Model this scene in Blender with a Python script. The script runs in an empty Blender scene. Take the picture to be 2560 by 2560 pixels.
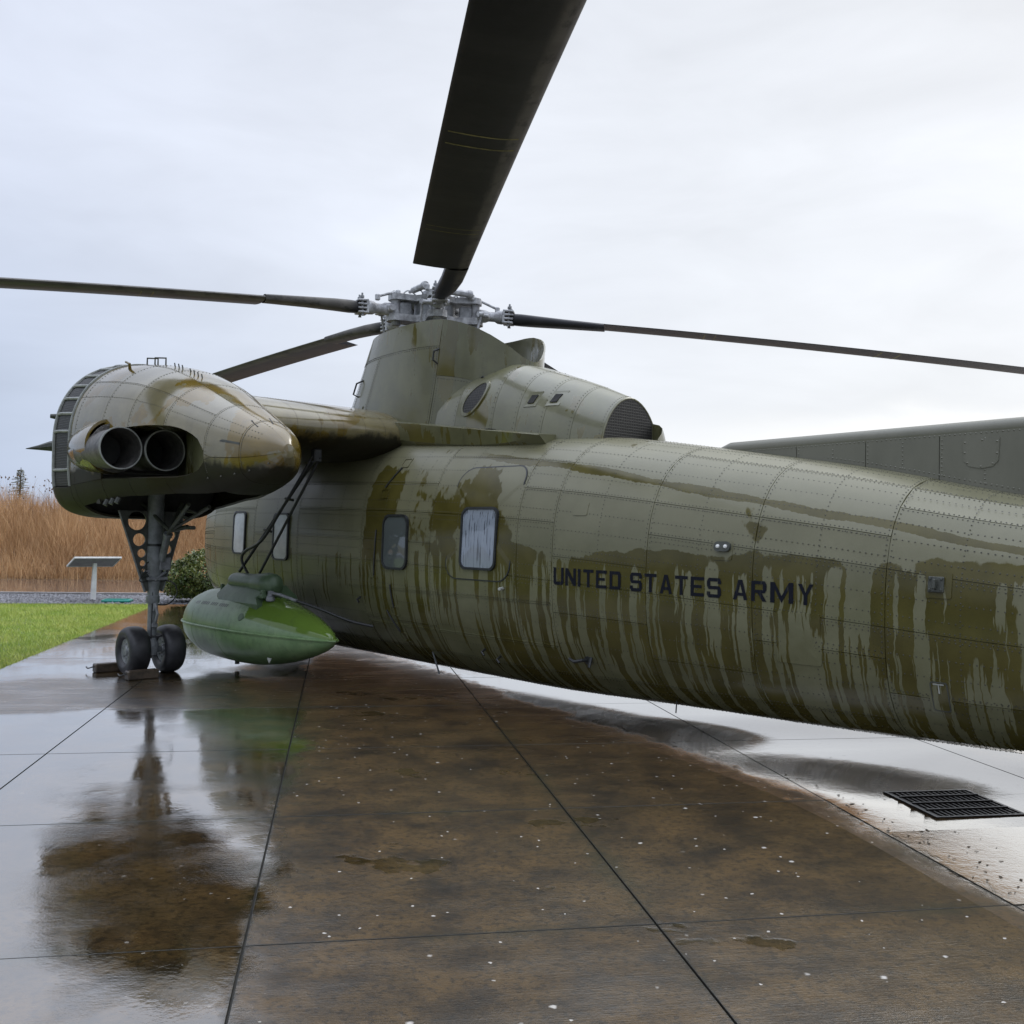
import bpy, bmesh, math, random
import numpy as np
from mathutils import Vector, Matrix

random.seed(7); RNG = np.random.default_rng(11)
S = bpy.context.scene
COL = S.collection
R = math.radians

# ------------------------------------------------------------------ camera
EYE = 1.78
FPX = 2420.0
rho = 0.0198
pit = math.atan(51 / FPX)
fw = Vector((0, math.cos(pit), math.sin(pit)))
rt = Vector((math.cos(rho), 0, math.sin(rho)))
rt = (rt - fw * rt.dot(fw)).normalized()
up = rt.cross(fw)
cd = bpy.data.cameras.new('camera')
cd.sensor_width = 36; cd.lens = FPX / 2560 * 36
cd.clip_start = 0.05; cd.clip_end = 3000
cam = bpy.data.objects.new('camera', cd); COL.objects.link(cam)
cam.matrix_world = Matrix(((rt.x, up.x, -fw.x, 0), (rt.y, up.y, -fw.y, 0), (rt.z, up.z, -fw.z, EYE), (0, 0, 0, 1)))
S.camera = cam

# ------------------------------------------------------------------ view
S.view_settings.view_transform = 'Standard'
S.view_settings.look = 'None'
S.view_settings.gamma = 1
S.view_settings.exposure = 0.37
S.view_settings.use_curve_mapping = False
S.cycles.max_bounces = 8

# ------------------------------------------------------------------ node helper
class NT:
    def __init__(s, nt): s.t = nt
    def n(s, typ, **kw):
        nd = s.t.nodes.new(typ)
        for k, v in kw.items(): setattr(nd, k, v)
        return nd
    def put(s, sock, v):
        if isinstance(v, bpy.types.NodeSocket): s.t.links.new(v, sock)
        elif v is not None:
            if hasattr(sock.default_value, '__len__') and not hasattr(v, '__len__'): v = (v,) * len(sock.default_value)
            if hasattr(v, '__len__') and len(v) == 3 and len(sock.default_value) == 4: v = (*v, 1)
            sock.default_value = v
    def m(s, op, a, b=None, c=None, clamp=False):
        nd = s.n('ShaderNodeMath', operation=op, use_clamp=clamp)
        s.put(nd.inputs[0], a)
        if b is not None: s.put(nd.inputs[1], b)
        if c is not None: s.put(nd.inputs[2], c)
        return nd.outputs[0]
    def add(s, *a):
        r = a[0]
        for b in a[1:]: r = s.m('ADD', r, b)
        return r
    def mul(s, *a):
        r = a[0]
        for b in a[1:]: r = s.m('MULTIPLY', r, b)
        return r
    def step(s, x, lo, hi):
        nd = s.n('ShaderNodeMapRange', interpolation_type='SMOOTHSTEP')
        s.put(nd.inputs[0], x); s.put(nd.inputs[1], lo); s.put(nd.inputs[2], hi)
        return nd.outputs[0]
    def xyz(s, v):
        nd = s.n('ShaderNodeSeparateXYZ'); s.put(nd.inputs[0], v); return nd.outputs
    def comb(s, x=0., y=0., z=0.):
        nd = s.n('ShaderNodeCombineXYZ')
        for i, q in enumerate((x, y, z)): s.put(nd.inputs[i], q)
        return nd.outputs[0]
    def scale(s, v, k):
        nd = s.n('ShaderNodeVectorMath', operation='MULTIPLY'); s.put(nd.inputs[0], v); s.put(nd.inputs[1], k); return nd.outputs[0]
    def noise(s, v, sc=1., det=3., ro=.55, dist=0.):
        nd = s.n('ShaderNodeTexNoise')
        if v is not None: s.put(nd.inputs['Vector'], v)
        s.put(nd.inputs['Scale'], sc); s.put(nd.inputs['Detail'], det); s.put(nd.inputs['Roughness'], ro); s.put(nd.inputs['Distortion'], dist)
        return nd.outputs['Fac']
    def vor(s, v, sc=1., feat='F1', rnd=1.):
        nd = s.n('ShaderNodeTexVoronoi', feature=feat); s.put(nd.inputs['Vector'], v); s.put(nd.inputs['Scale'], sc); s.put(nd.inputs['Randomness'], rnd)
        return nd.outputs
    def mix(s, f, a, b):
        nd = s.n('ShaderNodeMix', data_type='RGBA'); s.put(nd.inputs[0], f); s.put(nd.inputs[6], a); s.put(nd.inputs[7], b); return nd.outputs[2]
    def mixf(s, f, a, b):
        nd = s.n('ShaderNodeMix', data_type='FLOAT'); s.put(nd.inputs[0], f); s.put(nd.inputs[2], a); s.put(nd.inputs[3], b); return nd.outputs[0]
    def curve(s, x, pts):
        nd = s.n('ShaderNodeFloatCurve'); s.put(nd.inputs['Value'], x)
        c = nd.mapping.curves[0]
        while len(c.points) < len(pts): c.points.new(.5, .5)
        for p, q in zip(c.points, pts): p.location = q; p.handle_type = 'VECTOR'
        nd.mapping.update(); return nd.outputs[0]
    def bump(s, h, st=.3, d=.01, nrm=None):
        nd = s.n('ShaderNodeBump'); s.put(nd.inputs['Strength'], st); s.put(nd.inputs['Distance'], d); s.put(nd.inputs['Height'], h)
        if nrm is not None: s.put(nd.inputs['Normal'], nrm)
        return nd.outputs[0]
    def tc(s, o='Object'): return s.n('ShaderNodeTexCoord').outputs[o]
    def pos(s): return s.n('ShaderNodeNewGeometry').outputs['Position']

def material(name, col=(.5, .5, .5), rough=.5, metal=0., spec=.5, coat=0., fn=None):
    m = bpy.data.materials.new(name); m.use_nodes = True
    N = NT(m.node_tree); b = m.node_tree.nodes['Principled BSDF']
    N.put(b.inputs['Base Color'], col); N.put(b.inputs['Roughness'], rough); N.put(b.inputs['Metallic'], metal)
    N.put(b.inputs['Specular IOR Level'], spec); N.put(b.inputs['Coat Weight'], coat)
    if fn: fn(N, b)
    return m

# ------------------------------------------------------------------ world: rain overcast, brighter to the right where the sun sits behind cloud
SUN_AZ, SUN_EL = R(48), R(38)          # azimuth clockwise from +Y
w = bpy.data.worlds.new('World'); S.world = w; w.use_nodes = True
N = NT(w.node_tree); bg = w.node_tree.nodes['Background']
sky = N.n('ShaderNodeTexSky', sky_type='NISHITA'); sky.sun_disc = False
sky.sun_elevation = SUN_EL; sky.sun_rotation = SUN_AZ; sky.air_density = 1.2; sky.dust_density = 2
d = N.tc('Generated'); dx, dy, dz = N.xyz(d)
el = N.m('MAXIMUM', dz, 0.0)
sund = (math.sin(SUN_AZ) * math.cos(R(12)), math.cos(SUN_AZ) * math.cos(R(12)), math.sin(R(12)))
dotn = N.n('ShaderNodeVectorMath', operation='DOT_PRODUCT'); N.put(dotn.inputs[0], d); N.put(dotn.inputs[1], sund)
ang = N.step(dotn.outputs['Value'], 0.05, 1.0)
flat = N.comb(dx, dy, N.mul(dz, 3.2))
c1 = N.noise(flat, 1.5, 4, .5, .3); c2 = N.noise(flat, 4.5, 5, .55, .4)
cl = N.add(N.mul(c1, .65), N.mul(c2, .35))
blue = N.mix(N.step(el, 0.0, .42), (.37, .44, .585), (.575, .62, .735))
white = N.mix(N.step(el, 0.02, .35), (.63, .645, .67), (.67, .69, .725))
base = N.mix(ang, blue, white)
lum = N.add(.965, N.mul(N.m('SUBTRACT', cl, .5), .75))
cloud = N.scale(base, N.comb(lum, lum, lum))
gap = N.mul(N.step(N.m('ABSOLUTE', N.m('SUBTRACT', N.add(dz, N.mul(N.m('SUBTRACT', c2, .5), .10)), .085)), .055, .0), N.step(dotn.outputs['Value'], .60, .95))
cloud = N.mix(N.mul(gap, .5), cloud, (1.0, 1.0, .99))
zen = N.add(1.0, N.mul(N.step(el, .46, 1.0), 1.9))
cloud = N.scale(cloud, N.comb(zen, zen, zen))
cloud10 = N.scale(cloud, (10.4, 10.4, 10.4))
N.put(bg.inputs['Color'], N.mix(.94, sky.outputs[0], cloud10)); N.put(bg.inputs['Strength'], .1)

sd = bpy.data.lights.new('sun', 'SUN'); sd.energy = 1.0; sd.angle = R(35); sd.color = (1, .97, .92)
so = bpy.data.objects.new('sun', sd); COL.objects.link(so)
so.rotation_euler = Vector((math.sin(SUN_AZ) * math.cos(SUN_EL), math.cos(SUN_AZ) * math.cos(SUN_EL), math.sin(SUN_EL))).to_track_quat('Z', 'Y').to_euler()
so.location = (20, 20, 30)

# ------------------------------------------------------------------ object helpers
def tag(o, label=None, cat=None, group=None, kind=None):
    if label: o['label'] = label
    if cat: o['category'] = cat
    if group: o['group'] = group
    if kind: o['kind'] = kind
    return o
def empty(name, loc=(0, 0, 0), rz=0, **k):
    o = bpy.data.objects.new(name, None); COL.objects.link(o); o.location = loc; o.rotation_euler = (0, 0, rz)
    o.empty_display_size = .3
    return tag(o, **k)
def link(name, me, parent=None, loc=(0, 0, 0), **k):
    o = bpy.data.objects.new(name, me); COL.objects.link(o)
    if parent: o.parent = parent
    o.location = loc
    return tag(o, **k)
def mesh(name, V, F, mat, smooth=True, angle=35, uv=None):
    me = bpy.data.meshes.new(name)
    me.from_pydata([tuple(map(float, v)) for v in V], [], [tuple(f) for f in F]); me.update()
    for m_ in (mat if isinstance(mat, (list, tuple)) else [mat]): me.materials.append(m_)
    if uv is not None:
        L = me.uv_layers.new(name='UVMap')
        idx = np.empty(len(me.loops), dtype=np.int32); me.loops.foreach_get('vertex_index', idx)
        L.data.foreach_set('uv', np.asarray(uv, dtype=np.float32)[idx].ravel())
    if smooth:
        me.shade_smooth(); me.set_sharp_from_angle(angle=R(angle))
    return me
def obj(name, V, F, mat, parent=None, smooth=True, angle=35, uv=None, loc=(0, 0, 0), **k):
    return link(name, mesh(name, V, F, mat, smooth, angle, uv), parent, loc, **k)
class MB:
    """collects shapes into one mesh"""
    def __init__(s): s.V = []; s.F = []
    def addm(s, V, F):
        o = len(s.V); s.V += [tuple(map(float, v)) for v in V]; s.F += [tuple(i + o for i in f) for f in F]; return s
    def box(s, c, size, M=None, bev=.0):
        bm = bmesh.new(); bmesh.ops.create_cube(bm, size=1)
        bmesh.ops.scale(bm, vec=size, verts=bm.verts)
        if bev: bmesh.ops.bevel(bm, geom=bm.edges[:], offset=bev, segments=1, affect='EDGES')
        bm.verts.index_update()
        V = []
        for v in bm.verts:
            q = v.co.copy()
            if M is not None: q = M @ q
            V.append(q + Vector(c))
        s.addm(V, [[v.index for v in f.verts] for f in bm.faces]); bm.free(); return s
    def tube(s, pts, r, n=10, caps=True):
        pts = [Vector(p) for p in pts]; rs = r if isinstance(r, (list, tuple)) else [r] * len(pts)
        V = []; F = []; side = None
        for i, p in enumerate(pts):
            t = (pts[min(i + 1, len(pts) - 1)] - pts[max(i - 1, 0)])
            if t.length < 1e-6: t = pts[-1] - pts[0]
            t.normalize()
            if side is None: side = t.orthogonal().normalized()
            side = (side - t * side.dot(t))
            side = side.normalized() if side.length > 1e-5 else t.orthogonal().normalized()
            b = t.cross(side)
            for k in range(n):
                a = 2 * math.pi * k / n
                V.append(p + (side * math.cos(a) + b * math.sin(a)) * rs[i])
        for i in range(len(pts) - 1):
            for k in range(n):
                a, b2 = i * n + k, i * n + (k + 1) % n
                F.append((a, b2, b2 + n, a + n))
        if caps:
            F.append(tuple(range(n))[::-1]); F.append(tuple((len(pts) - 1) * n + k for k in range(n)))
        return s.addm(V, F)
    def lathe(s, prof, c=(0, 0, 0), axis=(0, 0, 1), n=24, closed=False):
        ax = Vector(axis).normalized(); u = ax.orthogonal().normalized(); v = ax.cross(u); c = Vector(c)
        V = []; F = []
        for (h, r) in prof:
            for k in range(n):
                a = 2 * math.pi * k / n
                V.append(c + ax * h + (u * math.cos(a) + v * math.sin(a)) * r)
        m_ = len(prof)
        for i in range(m_ if closed else m_ - 1):
            j = (i + 1) % m_
            for k in range(n):
                k2 = (k + 1) % n
                F.append((i * n + k, i * n + k2, j * n + k2, j * n + k))
        if not closed:
            if prof[0][1] > 1e-4: F.append(tuple(range(n))[::-1])
            if prof[-1][1] > 1e-4: F.append(tuple((m_ - 1) * n + k for k in range(n)))
        return s.addm(V, F)
    def prism(s, poly, z0, z1, fn):
        """polygon (list of 2D) extruded between z0 and z1, mapped by fn(u,v,w)->3D"""
        n = len(poly)
        V = [fn(u, v, z0) for u, v in poly] + [fn(u, v, z1) for u, v in poly]
        F = [tuple(range(n))[::-1], tuple(range(n, 2 * n))] + [(i, (i + 1) % n, n + (i + 1) % n, n + i) for i in range(n)]
        return s.addm(V, F)
    def build(s, name, mat, parent=None, smooth=True, angle=35, loc=(0, 0, 0), **k):
        return obj(name, s.V, s.F, mat, parent, smooth, angle, None, loc, **k)
def grid_faces(nr, nc, wrap=False, flip=False):
    F = []
    for i in range(nr - 1):
        for j in range(nc if wrap else nc - 1):
            j2 = (j + 1) % nc
            f = (i * nc + j, i * nc + j2, (i + 1) * nc + j2, (i + 1) * nc + j)
            F.append(f[::-1] if flip else f)
    return F
def plate_with_holes(outline, holes, thick, fn, nh=20):
    """flat plate with round holes; outline CCW list of 2D; filled by triangulation"""
    bm = bmesh.new(); es = []
    def ring(pts):
        vs = [bm.verts.new((u, v, 0)) for u, v in pts]
        for i in range(len(vs)): es.append(bm.edges.new((vs[i], vs[(i + 1) % len(vs)])))
    ring(outline)
    for (cx, cy, rx, ry) in holes: ring([(cx + rx * math.cos(2 * math.pi * k / nh), cy + ry * math.sin(2 * math.pi * k / nh)) for k in range(nh)])
    r = bmesh.ops.triangle_fill(bm, edges=es, use_beauty=True, use_dissolve=False)
    fs = [g for g in bm.faces]
    ex = bmesh.ops.extrude_face_region(bm, geom=fs)
    for g in ex['geom']:
        if isinstance(g, bmesh.types.BMVert): g.co.z = thick
    bmesh.ops.recalc_face_normals(bm, faces=bm.faces[:])
    bm.verts.index_update()
    V = [fn(v.co.x, v.co.y, v.co.z) for v in bm.verts]; F = [[v.index for v in f.verts] for f in bm.faces]
    bm.free(); return V, F

# ------------------------------------------------------------------ materials
def paint_uv(N, b):
    """olive paint in the rain: dull where the film has broken, darker and glossy where water runs; UV = (station, fraction of girth)"""
    uv = N.tc('UV'); u, t, _ = N.xyz(uv)
    P = N.tc('Object')
    s = N.mul(t, 3.6)
    wob = N.mul(N.m('SUBTRACT', N.noise(N.comb(N.mul(u, 1.5), N.mul(s, 6), 0.), 1., 2), .5), .05)
    d1 = N.noise(N.comb(N.mul(N.add(u, wob), 8.5), N.mul(s, .42), 0.), 1., 2.5, .5)
    d2 = N.noise(N.comb(N.mul(N.add(u, wob), 26.), N.mul(s, .9), 4.), 1., 2., .5)
    co = N.noise(N.comb(N.mul(u, 1.2), N.mul(s, 1.1), 2.), 1., 4., .6)
    fine = N.noise(N.comb(N.mul(u, 20.), N.mul(s, 9.), 0.), 1., 3., .6)
    # fore: broad wet sheet between the wing and the door; aft: runs below an edge painted in as the treeline's reflection
    fore = N.mul(N.step(u, 3.3, 2.4), N.step(u, .1, .5))
    zz = N.xyz(P)[2]
    bias_aft = N.curve(N.mul(zz, 1 / 3), [(0, .50), (.30, .50), (.40, .545), (.45, .575), (.50, .59), (.535, .55), (.565, .34), (1, .30)])
    bias_fore = N.curve(t, [(0, .30), (.20, .34), (.30, .52), (.40, .64), (.50, .54), (.56, .45), (1, .41)])
    bias_nose = N.curve(t, [(0, .30), (.5, .30), (.6, .34), (1, .36)])
    bias = N.mixf(N.step(u, .55, .15), N.mixf(fore, bias_aft, bias_fore), bias_nose)
    drips = N.step(zz, 1.60, 1.42)
    band = N.m('SUBTRACT', t, N.add(.212, N.mul(u, .0133), N.mul(N.m('SUBTRACT', N.noise(N.comb(N.mul(u, .8), 0., 7.), 1., 2.), .5), .03)))
    bandw = N.add(.002, N.mul(N.noise(N.comb(N.mul(u, 1.7), 0., 1.), 1., 2.), .019))
    bandm = N.mul(N.step(N.add(N.m('ABSOLUTE', band), N.mul(N.m('SUBTRACT', fine, .5), .012)), bandw, N.m('SUBTRACT', bandw, .002)), N.step(u, 1.9, 2.5))
    pat = N.add(N.mul(N.m('SUBTRACT', co, .5), N.mixf(drips, 1.0, .55)), N.mul(drips, N.add(N.mul(N.m('SUBTRACT', d1, .5), 1.5), N.mul(N.m('SUBTRACT', d2, .5), .8))),
                N.mul(N.m('SUBTRACT', fine, .5), N.mixf(drips, .10, .02)), N.m('SUBTRACT', bias, .5))
    wet = N.m('MAXIMUM', N.step(pat, -.016, .016), bandm)
    grime = N.noise(P, 2.2, 6, .65)
    dry = N.mix(N.step(grime, .3, .75), (.118, .117, .056), (.174, .170, .094))
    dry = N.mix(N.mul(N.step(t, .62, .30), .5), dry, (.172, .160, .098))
    wc = N.mix(N.step(N.noise(P, 3.1, 4), .3, .7), (.064, .055, .013), (.090, .077, .019))
    dirt = N.mul(N.step(N.noise(N.scale(P, (5, 5, 1.6)), 1., 6, .7), .52, .8), N.step(t, .55, 1.0))
    col = N.mix(N.mul(dirt, .5), N.mix(wet, dry, wc), (.05, .048, .03))
    N.put(b.inputs['Base Color'], col)
    N.put(b.inputs['Roughness'], N.mixf(wet, N.add(.30, N.mul(grime, .16)), .20)); N.put(b.inputs['Specular IOR Level'], N.mixf(wet, .5, .34)); N.put(b.inputs['Coat Weight'], N.mixf(wet, .12, .05)); N.put(b.inputs['Coat Roughness'], .12)
    h = N.add(N.mul(N.noise(P, 1.9, 2), 1.), N.mul(N.noise(P, 55, 3), .012), N.mul(wet, -.015))
    N.put(b.inputs['Normal'], N.bump(h, .30, .03))
def paint_obj(th=.5, soot_shade=None, zdry=(.185, .19, .14), wetc=(.135, .105, .035), sc=1.3, zs=.5, bumpk=.2, rough=.30, dk=.45):
    def f(N, b):
        P = N.tc('Object')
        a = N.noise(N.scale(P, (sc * 1.2, sc * 1.2, sc * zs * 2)), 1., 4, .55, .4)
        dr = N.noise(N.scale(P, (9, 9, .8)), 1., 2.5)
        fine = N.noise(P, 22, 3)
        geo = N.n('ShaderNodeNewGeometry'); nz = N.xyz(geo.outputs['Normal'])[2]
        side = N.step(N.m('ABSOLUTE', nz), .75, .3)
        pat = N.add(a, N.mul(N.m('SUBTRACT', fine, .5), .06), N.mul(side, N.mul(N.m('SUBTRACT', dr, .5), dk)))
        wet = N.step(pat, th - .012, th + .012)
        g = N.noise(P, 3.1, 6, .65)
        dry = N.mix(N.step(g, .3, .75), zdry, tuple(c * 1.4 for c in zdry))
        wc = N.mix(N.step(N.noise(P, 2.3, 3), .3, .7), wetc, tuple(c * 1.25 for c in wetc))
        streak = N.step(N.noise(N.scale(P, (6, 6, .9)), 1., 5, .65), .55, .8)
        col = N.mix(N.mul(streak, .35), N.mix(wet, dry, wc), (.04, .038, .022))
        if soot_shade is not None:                                  # underside shade painted in together with sooty grime, ragged upper edge
            zz = N.add(N.xyz(P)[2], N.mul(N.m('SUBTRACT', a, .5), .35), N.mul(N.m('SUBTRACT', dr, .5), .16), N.mul(N.m('SUBTRACT', fine, .5), .06))
            under_m = N.step(zz, soot_shade + .05, soot_shade - .05); col = N.mix(N.mul(under_m, .9), col, (.010, .010, .007))
        N.put(b.inputs['Base Color'], col)
        N.put(b.inputs['Roughness'], N.mixf(wet, N.add(rough, N.mul(g, .14)), .12)); N.put(b.inputs['Specular IOR Level'], .75); N.put(b.inputs['Coat Weight'], .4); N.put(b.inputs['Coat Roughness'], .10)
        if soot_shade is not None:
            N.put(b.inputs['Coat Weight'], N.mixf(under_m, .4, .0)); N.put(b.inputs['Specular IOR Level'], N.mixf(under_m, .75, .25)); N.put(b.inputs['Roughness'], N.mixf(under_m, .15, .55))
        N.put(b.inputs['Normal'], N.bump(N.add(N.noise(P, 2.1, 2), N.mul(N.noise(P, 60, 3), .012)), bumpk, .03))
    return f
M = {}
M['paint'] = material('olive_paint_rain', fn=paint_uv)
M['paint_wet'] = material('olive_paint_glossy', fn=paint_obj(.565, zdry=(.125, .110, .062), wetc=(.105, .074, .014), rough=.13, dk=.10))
M['paint_nacelle'] = material('olive_paint_soot_shade_below', fn=paint_obj(.53, 2.40, zdry=(.135, .117, .062), wetc=(.120, .080, .008), rough=.13, dk=.10))
M['paint_wing'] = material('olive_paint_shade_below', fn=paint_obj(.55, 2.86, zdry=(.140, .118, .055), wetc=(.110, .075, .010), rough=.14, dk=.10))  # dark lower part: shade under the wing painted into the colour
M['paint_pylon'] = material('olive_paint_faded', fn=paint_obj(.56, zdry=(.100, .098, .046), wetc=(.092, .080, .022), sc=1.6, zs=.25, rough=.28, dk=.6))
def f_(N, b):
    P = N.tc('Object'); g = N.noise(N.scale(P, (4, 4, 1.5)), 1., 5, .6)
    N.put(b.inputs['Base Color'], N.mix(g, (.115, .113, .082), (.190, .185, .142))); N.put(b.inputs['Roughness'], N.add(.25, N.mul(g, .2)))
    N.put(b.inputs['Normal'], N.bump(N.noise(P, 40, 3), .1, .004))
M['fin'] = material('fin_paint_dark', fn=f_)
def f_(N, b):
    P = N.tc('Object'); g = N.noise(N.scale(P, (3, 3, 2)), 1., 5, .6)
    x, y, z = N.xyz(P)
    dr = N.step(N.noise(N.scale(P, (8, 8, 1.0)), 1., 4, .6), .55, .8)
    wet = N.mul(N.step(N.add(x, N.mul(N.m('SUBTRACT', g, .5), .35)), .33, .36), N.step(N.m('SUBTRACT', z, N.mul(N.m('SUBTRACT', 1.6, x), .12)), .0, .03))
    c = N.mix(N.step(g, .3, .7), (.150, .250, .105), (.210, .310, .145))
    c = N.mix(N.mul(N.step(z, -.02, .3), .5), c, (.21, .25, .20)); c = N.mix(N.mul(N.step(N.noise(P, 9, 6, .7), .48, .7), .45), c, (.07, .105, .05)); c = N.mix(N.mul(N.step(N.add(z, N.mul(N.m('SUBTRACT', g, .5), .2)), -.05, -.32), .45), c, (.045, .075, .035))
    c = N.mix(wet, c, (.105, .175, .028)); c = N.mix(N.mul(dr, .5), c, (.05, .075, .04))
    N.put(b.inputs['Base Color'], c); N.put(b.inputs['Roughness'], N.mixf(wet, .34, .08)); N.put(b.inputs['Normal'], N.bump(N.noise(P, 3, 3), .12, .02))
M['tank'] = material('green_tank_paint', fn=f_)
def grime(col, col2, sc=8., rough=.45, metal=0., bk=.1, r2=.15):
    def f(N, b):
        P = N.tc('Object'); g = N.noise(P, sc, 6, .65)
        N.put(b.inputs['Base Color'], N.mix(N.step(g, .3, .7), col, col2)); N.put(b.inputs['Roughness'], N.add(rough, N.mul(N.noise(P, sc * 2.3, 4), r2)))
        N.put(b.inputs['Metallic'], metal); N.put(b.inputs['Normal'], N.bump(g, bk, .01))
    return f
M['tank_dark'] = material('green_fitting_paint', fn=grime((.06, .10, .05), (.095, .145, .08), 6, .35))
M['rivet'] = material('dirty_rivet_heads', fn=grime((.035, .034, .022), (.075, .072, .048), 5, .35))
M['dark'] = material('dark_interior', fn=grime((.012, .012, .011), (.03, .03, .026), 6, .7))
M['gear'] = material('gear_grey_paint', fn=grime((.13, .14, .14), (.23, .245, .25), 9, .3))
M['gear_dark'] = material('gear_dark_green', fn=grime((.035, .038, .032), (.075, .08, .065), 9, .4))
M['alu'] = material('hub_aluminium', fn=grime((.18, .18, .185), (.52, .53, .54), 9, .34, .15, r2=.3))
M['alu_dark'] = material('hub_dark_grey', fn=grime((.14, .145, .15), (.30, .31, .32), 12, .4, .15))
M['copper'] = material('rusty_bracket', fn=grime((.25, .12, .07), (.4, .24, .17), 14, .5))
M['rubber'] = material('tyre_rubber', fn=grime((.012, .012, .014), (.028, .028, .03), 10, .38))
M['black'] = material('black_hose', fn=grime((.012, .013, .013), (.03, .032, .03), 20, .35))
M['seal'] = material('black_rubber_seal', fn=grime((.01, .012, .014), (.025, .028, .03), 20, .4))
M['rail'] = material('pale_screen_rail', fn=grime((.20, .21, .19), (.32, .33, .30), 10, .35))
M['steel'] = material('exhaust_steel', fn=grime((.09, .085, .08), (.2, .19, .175), 10, .42, .6))
M['rim'] = material('wheel_alloy', fn=grime((.12, .13, .13), (.3, .31, .31), 18, .35, .3))
M['letter'] = material('navy_lettering', fn=lambda N, b: (
    N.put(b.inputs['Base Color'], N.mix(N.step(N.noise(N.scale(N.tc('Object'), (40, 40, 6)), 1., 4, .6), .58, .72), (.005, .006, .013), (.03, .032, .03))), N.put(b.inputs['Specular IOR Level'], .2),
    N.put(b.inputs['Roughness'], .45)))
M['decal'] = material('dark_stencil_paint', (.03, .035, .03), .35)
M['yellow'] = material('yellow_marking', fn=grime((.11, .10, .035), (.26, .23, .08), 14, .5))
M['white_lens'] = material('white_light_lens', (.8, .8, .76), .15)
M['red_decal'] = material('worn_red_paint', (.16, .07, .06), .5)
def f_(N, b):
    P = N.tc('Object'); x, y, z = N.xyz(P)
    st = N.noise(N.scale(P, (40, 40, 1.4)), 1., 3)
    run = N.step(N.noise(N.scale(P, (60, 60, 2.2)), 1., 2), .58, .64)
    N.put(b.inputs['Base Color'], N.mix(N.mul(run, .8), N.mix(st, (.20, .23, .27), (.33, .37, .42)), (.03, .035, .045)))
    N.put(b.inputs['Roughness'], .07); N.put(b.inputs['Specular IOR Level'], .7)
M['pane_rain'] = material('rain_streaked_pane', fn=f_)
M['pane'] = material('dark_window_pane', (.10, .115, .11), .04, spec=.9)
M['pane_white'] = material('pale_window_pane', fn=grime((.42, .44, .45), (.58, .60, .61), 5, .12))
def f_(N, b):
    P = N.tc('Object'); x, y, z = N.xyz(P)
    n1 = N.noise(N.scale(P, (1.5, 7, 7)), 1., 5, .65); edge = N.add(y, N.mul(N.m('SUBTRACT', n1, .5), .11))
    le = N.step(edge, .06, .12)
    rag = N.step(N.noise(N.scale(P, (5, 9, 9)), 1., 5, .7), .5, .66)
    base = N.mix(N.noise(P, 9, 5), (.009, .009, .011), (.019, .019, .022))
    c = N.mix(N.mul(le, N.mixf(rag, .9, .35)), base, (.115, .108, .094))
    bandn = N.noise(N.comb(N.mul(N.xyz(P)[0], 2.6), 0., 0.), 1., 3); c = N.mix(N.mul(N.step(bandn, .45, .7), .5), c, (.035, .034, .034))
    pale = N.step(N.noise(N.scale(P, (14, 2.2, 9)), 1., 3), .70, .76)
    c = N.mix(N.mul(pale, .35), c, (.05, .05, .055))
    N.put(b.inputs['Base Color'], c); N.put(b.inputs['Roughness'], N.mixf(le, .42, .5)); N.put(b.inputs['Specular IOR Level'], .3); N.put(b.inputs['Normal'], N.bump(N.noise(P, 3, 3), .15, .02))
M['blade'] = material('rotor_blade_black', fn=f_)
def mesh_screen(sc):
    def f(N, b):
        P = N.tc('Object'); x, y, z = N.xyz(P)
        a = N.m('ABSOLUTE', N.m('SINE', N.mul(z, sc))); c = N.m('ABSOLUTE', N.m('SINE', N.mul(N.add(x, N.mul(y, .8)), sc)))
        wv = N.step(N.m('MAXIMUM', a, c), .82, .97)
        N.put(b.inputs['Base Color'], N.mix(wv, (.006, .006, .005), (.040, .038, .032))); N.put(b.inputs['Roughness'], .55)
        N.put(b.inputs['Normal'], N.bump(wv, .7, .006))
    return f
M['screen'] = material('woven_wire_screen', fn=mesh_screen(105))

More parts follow.
